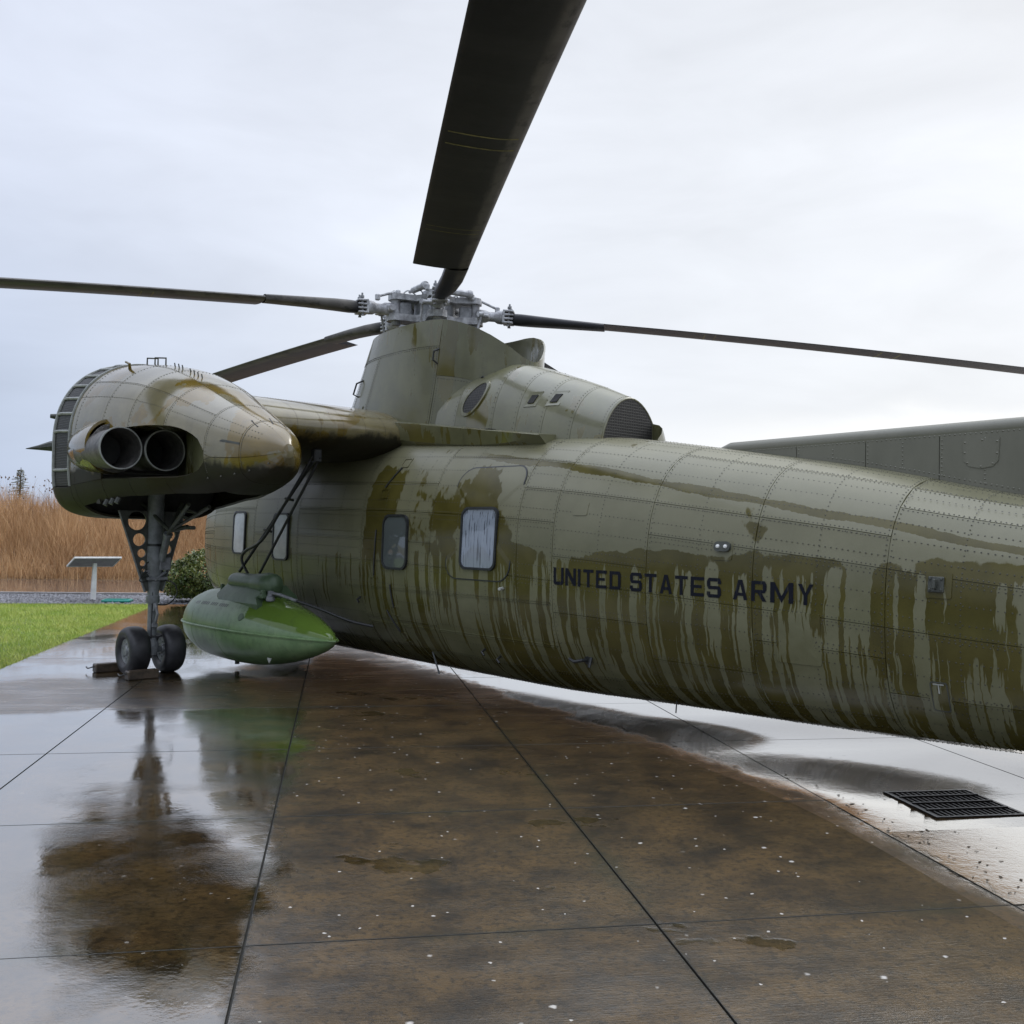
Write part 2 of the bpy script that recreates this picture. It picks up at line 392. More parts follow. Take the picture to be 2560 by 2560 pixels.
# ------------------------------------------------------------------ setting: ground, pavement, road, gravel, lawn, dry grass
TH = math.atan(430 / FPX)
DV = Vector((-math.sin(TH), math.cos(TH), 0)); PV = Vector((math.cos(TH), math.sin(TH), 0))
P0, D0, SW, SL = -4.02, .546, 1.83, 1.868       # slab grid
def PD(p, d_, z=0): return PV * p + DV * d_ + Vector((0, 0, z))
def f_(N, b):
    P = N.pos(); g = N.noise(P, .08, 6, .6); g2 = N.noise(P, 3, 4)
    N.put(b.inputs['Base Color'], N.mix(g, N.mix(g2, (.07, .075, .03), (.11, .10, .045)), (.16, .12, .06))); N.put(b.inputs['Roughness'], .9)
M['soil'] = material('field_soil', fn=f_)
def f_(N, b):
    """wet concrete; a film of rain water makes it mirror the sky, thinner or pitted in places"""
    P = N.pos(); x, y, z = N.xyz(P)
    oi = N.n('ShaderNodeObjectInfo').outputs['Random']
    # coordinates along / across the slabs
    p = N.add(N.mul(x, PV.x), N.mul(y, PV.y)); dd = N.add(N.mul(x, DV.x), N.mul(y, DV.y))
    big = N.noise(P, .55, 4, .6); mid = N.noise(P, 2.4, 6, .68); brush = N.noise(N.comb(N.mul(p, 5.), N.mul(dd, 90.), 0.), 1., 3, .6); grit = N.noise(P, 75, 4, .75); grit2 = N.noise(P, 24, 5, .75)
    c = N.mix(N.step(mid, .30, .70), (.010, .007, .004), (.096, .058, .020))
    c = N.mix(N.mul(N.step(big, .42, .70), .55), c, (.092, .060, .023))
    c = N.mix(N.mul(N.step(grit2, .48, .62), .7), c, (.008, .0065, .004))
    c = N.mix(N.mul(N.step(grit, .56, .70), .5), c, (.13, .09, .045))
    c = N.mix(N.mul(N.step(oi, .2, 1.), .25), c, (.034, .027, .019))
    # where the rain stands: the slabs left of the second joint, the slabs by the drain, and shallow dishes between
    n1 = N.m('SUBTRACT', N.noise(P, .9, 5, .62), .5); n2 = N.m('SUBTRACT', N.noise(N.comb(N.mul(p, 6.), N.mul(dd, 2.5), 0.), 1., 4, .7), .5)
    left = N.step(N.add(p, N.mul(n1, .9), N.mul(n2, .12)), -.22, -.40)
    d62 = N.m('SUBTRACT', dd, 6.2); bnd = N.m('SUBTRACT', 3.30, N.mul(N.add(N.m('SQRT', N.add(N.mul(d62, d62), .6)), d62), .17))
    rgt = N.step(N.add(N.m('SUBTRACT', p, bnd), N.mul(n1, .8), N.mul(n2, .5)), -.10, .12)
    dish = N.step(N.add(N.noise(N.scale(P, (.9, 1.3, 1)), 1., 4, .6), N.mul(n2, .12)), .62, .66)
    high = N.mul(N.step(N.add(dd, N.mul(n1, 2.)), 9.7, 10.1), N.step(N.add(dd, N.mul(n1, 2.)), 12.0, 11.4), N.step(N.add(p, N.mul(n1, 2.)), .3, -.3))
    film = N.mul(N.m('MAXIMUM', N.m('MAXIMUM', left, rgt), N.mul(dish, .9)), N.m('SUBTRACT', 1., N.mul(high, .75)))
    PJ = N.n('ShaderNodeVectorMath', operation='ADD'); nz_ = N.n('ShaderNodeTexNoise'); N.put(nz_.inputs['Vector'], P); N.put(nz_.inputs['Scale'], 38.); N.put(PJ.inputs[0], P); N.put(PJ.inputs[1], N.scale(nz_.outputs['Color'], (.022, .022, 0.))); PJ = PJ.outputs[0]
    v = N.vor(PJ, 4.2); spot = N.mul(N.step(v['Distance'], N.add(.036, N.mul(N.noise(P, 2.7, 2), .080)), .030), N.step(N.xyz(v['Color'])[0], .24, .28))
    v2 = N.vor(PJ, 9.5); spot2 = N.mul(N.step(v2['Distance'], .09, .06), N.step(N.xyz(v2['Color'])[0], .44, .48))
    sp = N.mul(N.m('MAXIMUM', spot, spot2), N.m('SUBTRACT', 1., N.mul(film, .6)))
    c = N.mix(sp, c, (.46, .44, .40))
    def joint(q, o_, w_):
        f_r = N.m('FRACT', N.m('DIVIDE', N.m('SUBTRACT', q, o_), w_)); return N.mul(N.m('MINIMUM', f_r, N.m('SUBTRACT', 1., f_r)), w_)
    jd = N.m('MINIMUM', joint(p, P0, SW), N.mul(joint(dd, D0, SL), 1.5))
    jn = N.noise(P, 14, 4, .7); jdirt = N.step(N.add(jd, N.mul(N.m('SUBTRACT', jn, .5), .07)), .026, .0)
    c = N.mix(N.mul(jdirt, .8), c, (.010, .009, .005))
    c = N.mix(N.mul(N.step(N.add(jd, N.mul(N.m('SUBTRACT', mid, .5), .3)), .14, .02), N.mul(N.step(big, .45, .6), .35)), c, (.022, .026, .010))
    N.put(b.inputs['Base Color'], c)
    sheen = N.step(N.noise(N.comb(N.mul(p, 1.1), N.mul(dd, 3.2), 3.), 1., 5, .65), .40, .66)
    N.put(b.inputs['Roughness'], N.mixf(film, .42, .06)); N.put(b.inputs['IOR'], N.mixf(film, 1.4, 1.9)); N.put(b.inputs['Specular IOR Level'], N.mixf(film, .35, .5))
    N.put(b.inputs['Coat Weight'], N.mixf(sp, N.mixf(film, N.add(.40, N.mul(sheen, .6)), 1.0), .1)); N.put(b.inputs['Coat IOR'], N.mixf(film, 1.75, 2.6))
    N.put(b.inputs['Coat Roughness'], N.mixf(film, N.add(.035, N.mul(grit, .11)), .03))
    rip = N.add(N.mul(N.noise(P, 11, 3, .6), .6), N.mul(N.noise(P, 38, 3), .30))
    pit_ = N.add(N.mul(grit, .6), N.mul(brush, .4), N.mul(grit2, .5))
    rag = N.step(N.noise(P, 1.3, 3), .40, .62)                # some of the film is pitted by stones and rain
    h = N.mixf(film, pit_, N.add(N.mul(rip, .32), N.mul(N.mul(pit_, rag), .34, N.m('SUBTRACT', 1., N.mul(rgt, .65)))))
    # added tilt of the normals: flat slabs by the drain mirror open sky
    tt = N.m('MINIMUM', N.m('MAXIMUM', N.m('SUBTRACT', p, N.m('SUBTRACT', bnd, .15)), 0.), 2.4)
    mirror_tilt = N.mul(N.m('SUBTRACT', tt, N.mul(tt, tt, .208)), -.225, N.mixf(N.step(dd, 5.9, 7.8), N.m('MINIMUM', N.m('SUBTRACT', 1.95, N.mul(dd, .16)), 1.08), N.mixf(N.step(dd, 7.6, 9.2), .46, .08)))
    N.put(b.inputs['Coat Normal'], N.bump(h, .40, .006, N.bump(mirror_tilt, 1., 1.))); N.put(b.inputs['Normal'], N.bump(N.mixf(film, N.add(grit, brush, grit2), N.mul(h, 1.)), .4, .004, N.bump(mirror_tilt, 1., 1.)))
M['concrete'] = material('wet_concrete', fn=f_)
M['joint'] = material('joint_filler', fn=grime((.010, .010, .008), (.03, .028, .02), 12, .4))
M['asphalt'] = material('wet_road', fn=lambda N, b: (
    N.put(b.inputs['Base Color'], N.mix(N.noise(N.pos(), .8, 5), (.13, .12, .118), (.20, .185, .18))),
    N.put(b.inputs['Roughness'], N.add(.05, N.mul(N.noise(N.scale(N.pos(), (.4, 1.5, 1)), 1., 4), .22))), N.put(b.inputs['Coat Weight'], 1.), N.put(b.inputs['Coat IOR'], 1.9),
    N.put(b.inputs['Normal'], N.bump(N.noise(N.pos(), 12, 4), .12, .01))))
M['kerb'] = material('kerb_concrete', fn=grime((.16, .15, .14), (.26, .25, .24), 4, .4))

def quad_sheet(name, pts, z, mat, n=1, **k):
    V = [(p[0], p[1], z) for p in pts]
    return obj(name, V, [tuple(range(len(V)))], mat, None, smooth=False, **k)
ground_pts = [(1500 * math.cos(a), 1500 * math.sin(a)) for a in np.linspace(0, 2 * math.pi, 48, endpoint=False)]
obj('ground', [(x, y, -.06) for x, y in ground_pts], [tuple(range(48))], M['soil'], None, smooth=False, kind='structure')

# pavement: one bed and, on it, slabs you can tell apart
NC, NRW = 9, 12
pave = empty('pavement', (0, 0, 0), kind='structure')
bed = MB()
q = [PD(P0 - .0, -6), PD(P0 + 34, -6), PD(P0 + 34, 23.0), PD(P0, 23.0)]
obj('joint_bed', [(v.x, v.y, -.014) for v in q], [(0, 1, 2, 3)], M['joint'], pave, smooth=False)
GP = (3.805, 4.475); GD = (5.66, 6.30)      # drain pit in slab coordinates
def slab_mesh(w_, l_, cut=None, gap=.0035):
    m_ = MB(); hw, hl = w_ / 2 - gap * 1.4, l_ / 2 - gap
    if cut is None:
        b_ = .0015
        V = [(-hw, -hl, -.10), (hw, -hl, -.10), (hw, hl, -.10), (-hw, hl, -.10), (-hw, -hl, -b_), (hw, -hl, -b_), (hw, hl, -b_), (-hw, hl, -b_),
             (-hw + b_, -hl + b_, 0), (hw - b_, -hl + b_, 0), (hw - b_, hl - b_, 0), (-hw + b_, hl - b_, 0)]
        F = [(0, 1, 5, 4), (1, 2, 6, 5), (2, 3, 7, 6), (3, 0, 4, 7), (4, 5, 9, 8), (5, 6, 10, 9), (6, 7, 11, 10), (7, 4, 8, 11), (8, 9, 10, 11)]
        me = mesh('paving_slab', V, F, [M['concrete'], M['joint']], smooth=False)
        for f_p in me.polygons: f_p.material_index = 0 if f_p.normal.z > .9 else 1
        return me
    x0, x1, y0, y1 = cut
    for (a0, a1, b0, b1) in ((-hw, x0, -hl, hl), (x1, hw, -hl, hl), (x0, x1, -hl, max(y0, -hl)), (x0, x1, min(y1, hl), hl)):
        if a1 - a0 > .02 and b1 - b0 > .02: m_.box(((a0 + a1) / 2, (b0 + b1) / 2, -.2), (a1 - a0, b1 - b0, .4))
    me = mesh('paving_slab', m_.V, m_.F, [M['concrete'], M['joint']], smooth=False)
    for f_p in me.polygons: f_p.material_index = 0 if f_p.normal.z > .9 else 1
    return me
sm = slab_mesh(SW, SL)
for i in range(NC):
    for j in range(NRW):
        pc, dc = P0 + (i + .5) * SW, D0 + (j + .5) * SL
        cut = None
        if pc - SW / 2 < GP[1] and pc + SW / 2 > GP[0] and dc - SL / 2 < GD[1] and dc + SL / 2 > GD[0]:
            cut = (GP[0] - pc, GP[1] - pc, GD[0] - dc, GD[1] - dc)
        c = PD(pc, dc)
        o = link('paving_slab', sm if cut is None else slab_mesh(SW, SL, cut), pave, (c.x, c.y, random.uniform(-.0008, .0008)))
        o.rotation_euler = (0, 0, TH)
apron = MB()
for (a0, a1, b0, b1) in ((P0, P0 + 40, -8, D0 - .006), (P0 + NC * SW + .006, P0 + 40, D0, 23.0)):
    V = [PD(a0, b0), PD(a1, b0), PD(a1, b1), PD(a0, b1)]
    apron.addm([(v.x, v.y, 0) for v in V], [(0, 1, 2, 3)])
apron.build('apron', M['concrete'], pave, smooth=False)

# drain grate over its pit
gc = PD(sum(GP) / 2, sum(GD) / 2)
gr = empty('drain_grate', (gc.x, gc.y, 0), TH, label='rectangular black iron drain grate set in the wet pavement', cat='drain grate')
gw, gl = GP[1] - GP[0] - .02, GD[1] - GD[0] - .02
m_ = MB()
for s_ in (-1, 1):
    m_.box((0, s_ * (gl / 2 - .011), -.018), (gw, .022, .05)); m_.box((s_ * (gw / 2 - .011), 0, -.018), (.022, gl - .046, .05))
def f_(N, b):
    nz = N.xyz(N.n('ShaderNodeNewGeometry').outputs['Normal'])[2]; up_ = N.step(nz, .6, .9); g = N.noise(N.pos(), 30, 4)
    N.put(b.inputs['Base Color'], N.mix(up_, (.006, .005, .004), N.mix(g, (.10, .10, .095), (.22, .215, .20)))); N.put(b.inputs['Roughness'], N.mixf(up_, .85, .18)); N.put(b.inputs['Specular IOR Level'], N.mixf(up_, .1, .7))  # sky sheen painted on the wet tops, shade of the gaps on the sides
M['iron'] = material('wet_iron_shade_sides', fn=f_)
m_.build('frame', M['iron'], gr, smooth=False)
bar = mesh('bar', *(lambda b_: (b_.V, b_.F))(MB().box((0, 0, 0), (.011, gl - .05, .03), bev=.002)), M['iron'], smooth=False)
for k in range(15): link('bar', bar, gr, (-gw / 2 + .022 + (k + .5) * (gw - .044) / 15, 0, -.013))
cb = mesh('cross_bar', *(lambda b_: (b_.V, b_.F))(MB().box((0, 0, 0), (gw - .05, .014, .012), bev=.002)), M['iron'], smooth=False)
for k in range(3): link('cross_bar', cb, gr, (0, -gl / 2 + (k + 1) * gl / 4, .010))
m_ = MB().box((0, 0, -.30), (gw + .02, gl + .02, .02)); m_.build('pit_floor', M['dark'], gr, smooth=False)

# wet leaf litter washed up along the edge of the standing water
n = 160
t_ = RNG.uniform(0, 1, n); dl = 3.6 + 5.2 * t_; pl_ = 3.3 - .34 * np.maximum(dl - 6.2, 0) + np.abs(RNG.normal(0, .28, n)) + .05
xy = np.stack([PV.x * pl_ + DV.x * dl, PV.y * pl_ + DV.y * dl], 1); az = RNG.uniform(0, 6.28, n); sz = RNG.uniform(.004, .017, n) * RNG.choice([1, 1, 1, 1.7], n)
ring = np.stack([np.cos(np.arange(6) * 1.047), np.sin(np.arange(6) * 1.047) * .45], 1)
LV = np.zeros((n, 7, 3)); ca, sa = np.cos(az)[:, None], np.sin(az)[:, None]; jit = RNG.uniform(.6, 1.2, (n, 6))
LV[:, :6, 0] = xy[:, :1] + (ring[:, 0] * ca - ring[:, 1] * sa) * sz[:, None] * jit; LV[:, :6, 1] = xy[:, 1:] + (ring[:, 0] * sa + ring[:, 1] * ca) * sz[:, None] * jit
LV[:, :6, 2] = .0008 + RNG.uniform(0, .001, (n, 6)); LV[:, 6, :2] = xy; LV[:, 6, 2] = .0022
LF = (np.arange(n)[:, None, None] * 7 + np.array([(k, (k + 1) % 6, 6) for k in range(6)])[None]).reshape(-1, 3)
M['litter'] = material('wet_leaf_litter', fn=grime((.012, .009, .006), (.05, .035, .02), 30, .4))
obj('leaf_litter', LV.reshape(-1, 3), LF, M['litter'], None, smooth=False, kind='stuff', label='dark wet leaf litter along the puddle by the drain', cat='litter')

# gravel, kerb, road, bank
def band(name, p0, p1, d0, d1, z, mat, **k):
    V = [PD(p0, d0), PD(p1, d0), PD(p1, d1), PD(p0, d1)]
    return obj(name, [(v.x, v.y, z) for v in V], [(0, 1, 2, 3)], mat, None, smooth=False, **k)
M['gravel_base'] = material('gravel_base', fn=grime((.02, .02, .024), (.09, .09, .10), 30, .7))
band('gravel_bed', -40, 30, 23.02, 26.0, -.012, M['gravel_base'], kind='structure')
m_ = MB(); c = PD(-5, 26.06); m_.box((c.x, c.y, -.02), (70, .12, .14), Matrix.Rotation(TH, 4, 'Z'), bev=.01); m_.build('kerb', M['kerb'], smooth=False, kind='structure')
band('road', -60, 45, 26.12, 32.0, .03, M['asphalt'], kind='structure')
V = []; F = []
prof = [(32.0, .02), (33.0, .15), (35, .85), (38, 1.5), (44, 1.75), (60, 1.8)]
for dd_, zz in prof:
    for p_ in np.linspace(-60, 45, 22):
        v = PD(p_, dd_); V.append((v.x, v.y, zz + .06 * math.sin(p_ * .7 + dd_)))
M['bank'] = material('straw_litter', fn=lambda N, b: (N.put(b.inputs['Base Color'], N.mix(N.noise(N.pos(), 3, 5), (.12, .075, .035), (.27, .17, .085))), N.put(b.inputs['Roughness'], .9)))
obj('bank', V, grid_faces(len(prof), 22), M['bank'], None, kind='structure')

# gravel stones as stuff
def np_mesh(name, V, F4, mat, cols=None, **k):
    me = bpy.data.meshes.new(name); n = len(V); nf, kf = F4.shape
    me.vertices.add(n); me.vertices.foreach_set('co', np.asarray(V, np.float32).ravel())
    me.loops.add(nf * kf); me.loops.foreach_set('vertex_index', F4.astype(np.int32).ravel())
    me.polygons.add(nf); me.polygons.foreach_set('loop_start', np.arange(0, nf * kf, kf, dtype=np.int32)); me.polygons.foreach_set('loop_total', np.full(nf, kf, np.int32))
    me.materials.append(mat); me.update(calc_edges=True); me.validate()
    return link(name, me, None, **k)
def pd_arr(p, d_): return np.stack([PV.x * p + DV.x * d_, PV.y * p + DV.y * d_], 1)
n = 26000
pp = RNG.uniform(-16, 12, n); dq = RNG.uniform(23.05, 25.98, n); xy = pd_arr(pp, dq)
r_ = RNG.uniform(.014, .038, n)
base = np.array([(0, 0, 1), (1, 0, .2), (-.3, .95, .25), (-.9, -.2, .15), (.2, -1, .2)], float)
ang = RNG.uniform(0, 6.28, n); ca, sa = np.cos(ang), np.sin(ang)
V = np.zeros((n, 5, 3)); j = RNG.uniform(.7, 1.3, (n, 5))
V[:, :, 0] = xy[:, :1] + (base[:, 0] * ca[:, None] - base[:, 1] * sa[:, None]) * r_[:, None] * j
V[:, :, 1] = xy[:, 1:] + (base[:, 0] * sa[:, None] + base[:, 1] * ca[:, None]) * r_[:, None] * j
V[:, :, 2] = -.012 + base[:, 2] * r_[:, None] * j
f = np.array([(0, 1, 2), (0, 2, 3), (0, 3, 4), (0, 4, 1)]); F = (np.arange(n)[:, None, None] * 5 + f[None]).reshape(-1, 3)
def f_(N, b):
    rn = N.n('ShaderNodeNewGeometry').outputs['Random Per Island']
    N.put(b.inputs['Base Color'], N.mix(rn, (.025, .026, .030), (.20, .20, .215))); N.put(b.inputs['Roughness'], .35)
M['gravel'] = material('wet_gravel', fn=f_)
np_mesh('gravel', V.reshape(-1, 3), F, M['gravel'], kind='stuff', label='strip of dark wet gravel between lawn and road', cat='gravel')

def blades(xy, z0, h, wd, lean, curl, seg=2):
    """grass blades: seg quads tapering to a tip"""
    n = len(xy); az = RNG.uniform(0, 2 * math.pi, n); fa = RNG.uniform(0, math.pi, n)
    lx, ly = np.cos(az) * lean, np.sin(az) * lean; wx, wy = np.cos(fa), np.sin(fa)
    V = np.zeros((n, (seg + 1) * 2, 3))
    for i in range(seg + 1):
        t = i / seg; bend = t + curl * t * t
        cx = xy[:, 0] + lx * h * bend; cy = xy[:, 1] + ly * h * bend; cz = z0 + h * t * (1 - .25 * lean * t)
        ww = wd * (1 - .85 * t) / 2
        V[:, 2 * i, 0] = cx - wx * ww; V[:, 2 * i, 1] = cy - wy * ww; V[:, 2 * i, 2] = cz
        V[:, 2 * i + 1, 0] = cx + wx * ww; V[:, 2 * i + 1, 1] = cy + wy * ww; V[:, 2 * i + 1, 2] = cz
    f = np.array([(2 * i, 2 * i + 1, 2 * i + 3, 2 * i + 2) for i in range(seg)])
    return V.reshape(-1, 3), (np.arange(n)[:, None, None] * (seg + 1) * 2 + f[None]).reshape(-1, 4)
def leafmat(name, cols, rough=.55, trans=.0, posn=.4):
    def f(N, b):
        rn = N.n('ShaderNodeNewGeometry').outputs['Random Per Island']
        pn = N.step(N.noise(N.pos(), posn, 3), .3, .7)
        a = N.mix(rn, cols[0], cols[1]); c2 = N.mix(rn, cols[1], cols[2])
        N.put(b.inputs['Base Color'], N.mix(pn, a, c2)); N.put(b.inputs['Roughness'], rough)
    return material(name, fn=f)
# lawn
M['lawn_soil'] = material('lawn_soil', fn=grime((.07, .10, .02), (.11, .15, .035), 4, .8))
V = [PD(-40, -6), PD(P0 - .03, -6), PD(P0 - .03, 23.0), PD(-40, 23.0)]
obj('lawn', [(v.x, v.y, -.03) for v in V], [(0, 1, 2, 3)], M['lawn_soil'], None, smooth=False, kind='structure')
n = 260000
pp = P0 + .02 - RNG.uniform(0, 1, n) ** 1.2 * 13; dq = 4.5 + RNG.uniform(0, 1, n) ** .8 * 18.5
xy = pd_arr(pp, dq); keep = (xy[:, 0] / xy[:, 1] > -1.1); xy = xy[keep]; n = len(xy)
V, F = blades(xy, -.03, RNG.uniform(.035, .075, n), RNG.uniform(.004, .008, n), RNG.uniform(.1, .8, n), .4, 1)
M['lawn_blade'] = leafmat('lawn_blade', ((.21, .33, .032), (.37, .49, .052), (.56, .54, .15)), .5, posn=1.6)
np_mesh('grass', V, F, M['lawn_blade'], kind='stuff', label='short bright green lawn left of the pavement', cat='lawn')
# dry grass
n = 95000
pp = RNG.uniform(-28, 22, n); dq = 32.1 + RNG.uniform(0, 1, n) ** 1.3 * 10
xy = pd_arr(pp, dq); zb = np.interp(dq, [p[0] for p in prof], [p[1] for p in prof])
clump = np.sin(pp * 2.1 + 1.3 * np.sin(dq * 1.7)) * np.sin(dq * 2.3 + pp * .8)
hh = (1 + .16 * clump) * np.interp(dq, [32, 33, 34.5, 40], [.4, .9, 1.3, 1.5]) * RNG.uniform(.6, 1.12, n) * (1 + .1 * np.sin(pp * 1.3) + .07 * np.sin(pp * 3.7 + dq))
V, F = blades(xy, zb, hh, RNG.uniform(.010, .026, n), RNG.uniform(.02, .34, n) + .12 * (clump > .35), .6, 3)
M['dry_grass'] = leafmat('dry_grass_stalk', ((.25, .138, .060), (.48, .285, .130), (.63, .41, .21)), .7, posn=.5)
np_mesh('dry_grass', V, F, M['dry_grass'], kind='stuff', label='tall straw coloured dry grass covering the bank beyond the road', cat='dry grass')
# seed heads standing above the grass
n = 900
pp = RNG.uniform(-26, 10, n); dq = RNG.uniform(36, 43, n); xy = pd_arr(pp, dq); zb = np.interp(dq, [p[0] for p in prof], [p[1] for p in prof])
hh = RNG.uniform(1.35, 2.05, n)
m_ = MB(); Vs, Fs = blades(xy, zb, hh, np.full(n, .016), RNG.uniform(.0, .12, n), .2, 2)
tops = Vs.reshape(n, 6, 3)[:, 4, :]
oc = np.array([(1, 0, 0), (-1, 0, 0), (0, 1, 0), (0, -1, 0), (0, 0, 1.3), (0, 0, -1.3)]) * .033
VV = (tops[:, None, :] + oc[None] * RNG.uniform(.5, 1.3, (n, 1, 1))).reshape(-1, 3)
of = np.array([(0, 2, 4, 4), (2, 1, 4, 4), (1, 3, 4, 4), (3, 0, 4, 4), (2, 0, 5, 5), (1, 2, 5, 5), (3, 1, 5, 5), (0, 3, 5, 5)])
F3 = (np.arange(n)[:, None, None] * 6 + of[None, :, :3]).reshape(-1, 3)
M['seed'] = leafmat('seed_head', ((.06, .035, .02), (.12, .07, .04), (.2, .13, .07)), .8)
q1 = np.concatenate([Fs[:, [0, 1, 2]], Fs[:, [0, 2, 3]]])
np_mesh('seed_heads', np.concatenate([Vs, VV]), np.concatenate([q1, F3 + len(Vs)]), M['seed'], kind='stuff', label='dark weed seed heads poking above the dry grass', cat='weeds')

# far wood behind the viewer and to the left, seen only as a reflection in the wet paint and panes
V = []; F = []; rw = random.Random(5)
for k in range(520):
    a = R(-97 - 205 * rw.random()); dist = rw.uniform(85, 125); x, y = dist * math.sin(a), dist * math.cos(a)
    hgt = rw.uniform(5.5, 10.5) * (1 + .35 * math.sin(a * 5) + .2 * math.sin(a * 13 + 1)); r_ = hgt * rw.uniform(.2, .32)
    o = len(V); n_ = 7
    for q, (zz, rr) in enumerate(((-.5, .8), (.18, 1.0), (.2, .72), (.5, .75), (.52, .42), (.8, .35))):
        for j in range(n_):
            b_ = 2 * math.pi * j / n_ + q; f_r = r_ * rr * rw.uniform(.75, 1.2); V.append((x + f_r * math.cos(b_), y + f_r * math.sin(b_), hgt * zz))
    V.append((x, y, hgt)); t_ = len(V) - 1
    for q in range(5):
        for j in range(n_): F.append((o + q * n_ + j, o + q * n_ + (j + 1) % n_, o + (q + 1) * n_ + (j + 1) % n_, o + (q + 1) * n_ + j))
    F += [(o + 5 * n_ + j, o + 5 * n_ + (j + 1) % n_, t_) for j in range(n_)]
M['wood'] = leafmat('far_wood', ((.010, .016, .008), (.022, .030, .013), (.035, .042, .018)), .8, posn=.1)
obj('far_wood', V, F, M['wood'], None, smooth=False, kind='stuff', label='dark conifer wood far behind the viewer', cat='wood')

# ------------------------------------------------------------------ HELICOPTER (local: x aft, y starboard, z up; origin under the rotor mast)
AL = R(43)
heli = empty('helicopter', (-1.066, 12.59, 0), AL - math.pi / 2, label='large olive drab twin-engine military transport helicopter with UNITED STATES ARMY on its side', cat='helicopter')

# fuselage surface -------------------------------------------------
XS = np.linspace(-5.45, 10.6, 1200)
def smooth_tab(xp, fp, sig=.28):
    y = np.interp(XS, xp, fp); dxs = XS[1] - XS[0]; k = int(4 * sig / dxs); g = np.exp(-.5 * (np.arange(-k, k + 1) * dxs / sig) ** 2); g /= g.sum()
    return np.convolve(np.pad(y, k, mode='edge'), g, 'valid')
W_T = smooth_tab([-5.5, -2.6, 2.9, 3.5, 6.1, 7.4, 9, 10.6], [1.3, 1.3, 1.3, 1.275, 1.02, .90, .72, .50])
ZT_T = smooth_tab([-5.5, -1, 1, 2, 3, 3.85, 4.7, 6.14, 7.26, 8.5, 10.6], [3.05, 3.05, 2.98, 2.92, 2.83, 2.735, 2.60, 2.375, 2.13, 1.93, 1.55])
ZB_T = smooth_tab([-5.5, -3, 3, 4.5, 5.7, 7.4, 9, 10.6], [.2, .16, .12, .17, .19, .235, .32, .55])
noseu = np.clip((-2.45 - XS) / 2.95, 0, 1)
nosef = np.sqrt(np.clip(1 - noseu ** 2, 0, 1))
W_T = W_T * np.maximum(nosef, .01); ZC_T = smooth_tab([-5.5, 3, 6, 10.6], [1.6, 1.55, 1.28, 1.1])
ZT_T = ZC_T + (ZT_T - ZC_T) * np.maximum(nosef, .02) ** .8; ZB_T = ZC_T + (ZB_T - ZC_T) * np.maximum(nosef, .02) ** .75
def fx(tab, x): return float(np.interp(x, XS, tab))
NTB, NBB = 2.55, 2.65
PH = np.linspace(0, math.pi, 361)
def section(x):
    """port half from crown (0) to keel (1): arrays of y,z,cumulative fraction, total length"""
    w_, zt, zb, zc = fx(W_T, x), fx(ZT_T, x), fx(ZB_T, x), fx(ZC_T, x)
    s_, c_ = np.abs(np.sin(PH)), np.cos(PH)
    top = c_ >= 0; nn = np.where(top, NTB, NBB)
    y = -w_ * s_ ** (2 / nn); z = zc + np.sign(c_) * np.abs(c_) ** (2 / nn) * np.where(top, zt - zc, zc - zb)
    L = np.concatenate([[0], np.cumsum(np.hypot(np.diff(y), np.diff(z)))])
    return y, z, L / L[-1], L[-1]
_sc = {}
def sect(x):
    k = round(x, 4)
    if k not in _sc: _sc[k] = section(k)
    return _sc[k]
def SF(x, t, off=0.):
    y, z, l, _ = sect(x); yy = float(np.interp(t, l, y)); zz = float(np.interp(t, l, z))
    if off:
        e = .004; y1, z1 = np.interp(t + e, l, y) - np.interp(t - e, l, y), np.interp(t + e, l, z) - np.interp(t - e, l, z)
        q = math.hypot(y1, z1) or 1; ny, nz = z1 / q, -y1 / q
        # section runs crown->port->keel: outward normal is to its left
        if ny > 0 and yy < -.05: ny, nz = -ny, -nz
        if abs(yy) <= .05: ny, nz = 0, (1 if t < .5 else -1)
        yy += ny * off; zz += nz * off
    return (x, yy, zz)
def ztot(x, z):
    """girth fraction at height z on the port side"""
    y, zz, l, _ = sect(x); return float(np.interp(-z, -zz, l))
def SZ(x, z, off=0.): return SF(x, ztot(x, z), off)

fus = None
xs = np.concatenate([np.linspace(-5.4, -4.6, 9), np.linspace(-4.5, 10.6, 76)])
ts = np.linspace(0, 1, 41)
V = []; UV = []
for x in xs:
    ring = [SF(x, t, -.014) for t in ts]; st = [(p[0], -p[1], p[2]) for p in (SF(x, t) for t in ts[1:-1])][::-1]
    V += ring + st; UV += [(x, t) for t in ts] + [(x, t) for t in ts[1:-1][::-1]]
nc = len(ts) * 2 - 2
F = grid_faces(len(xs), nc, True, True); F += [tuple(range(nc)), tuple((len(xs) - 1) * nc + k for k in range(nc))[::-1]]
fus = obj('fuselage', V, F, M['paint'], heli, uv=UV)
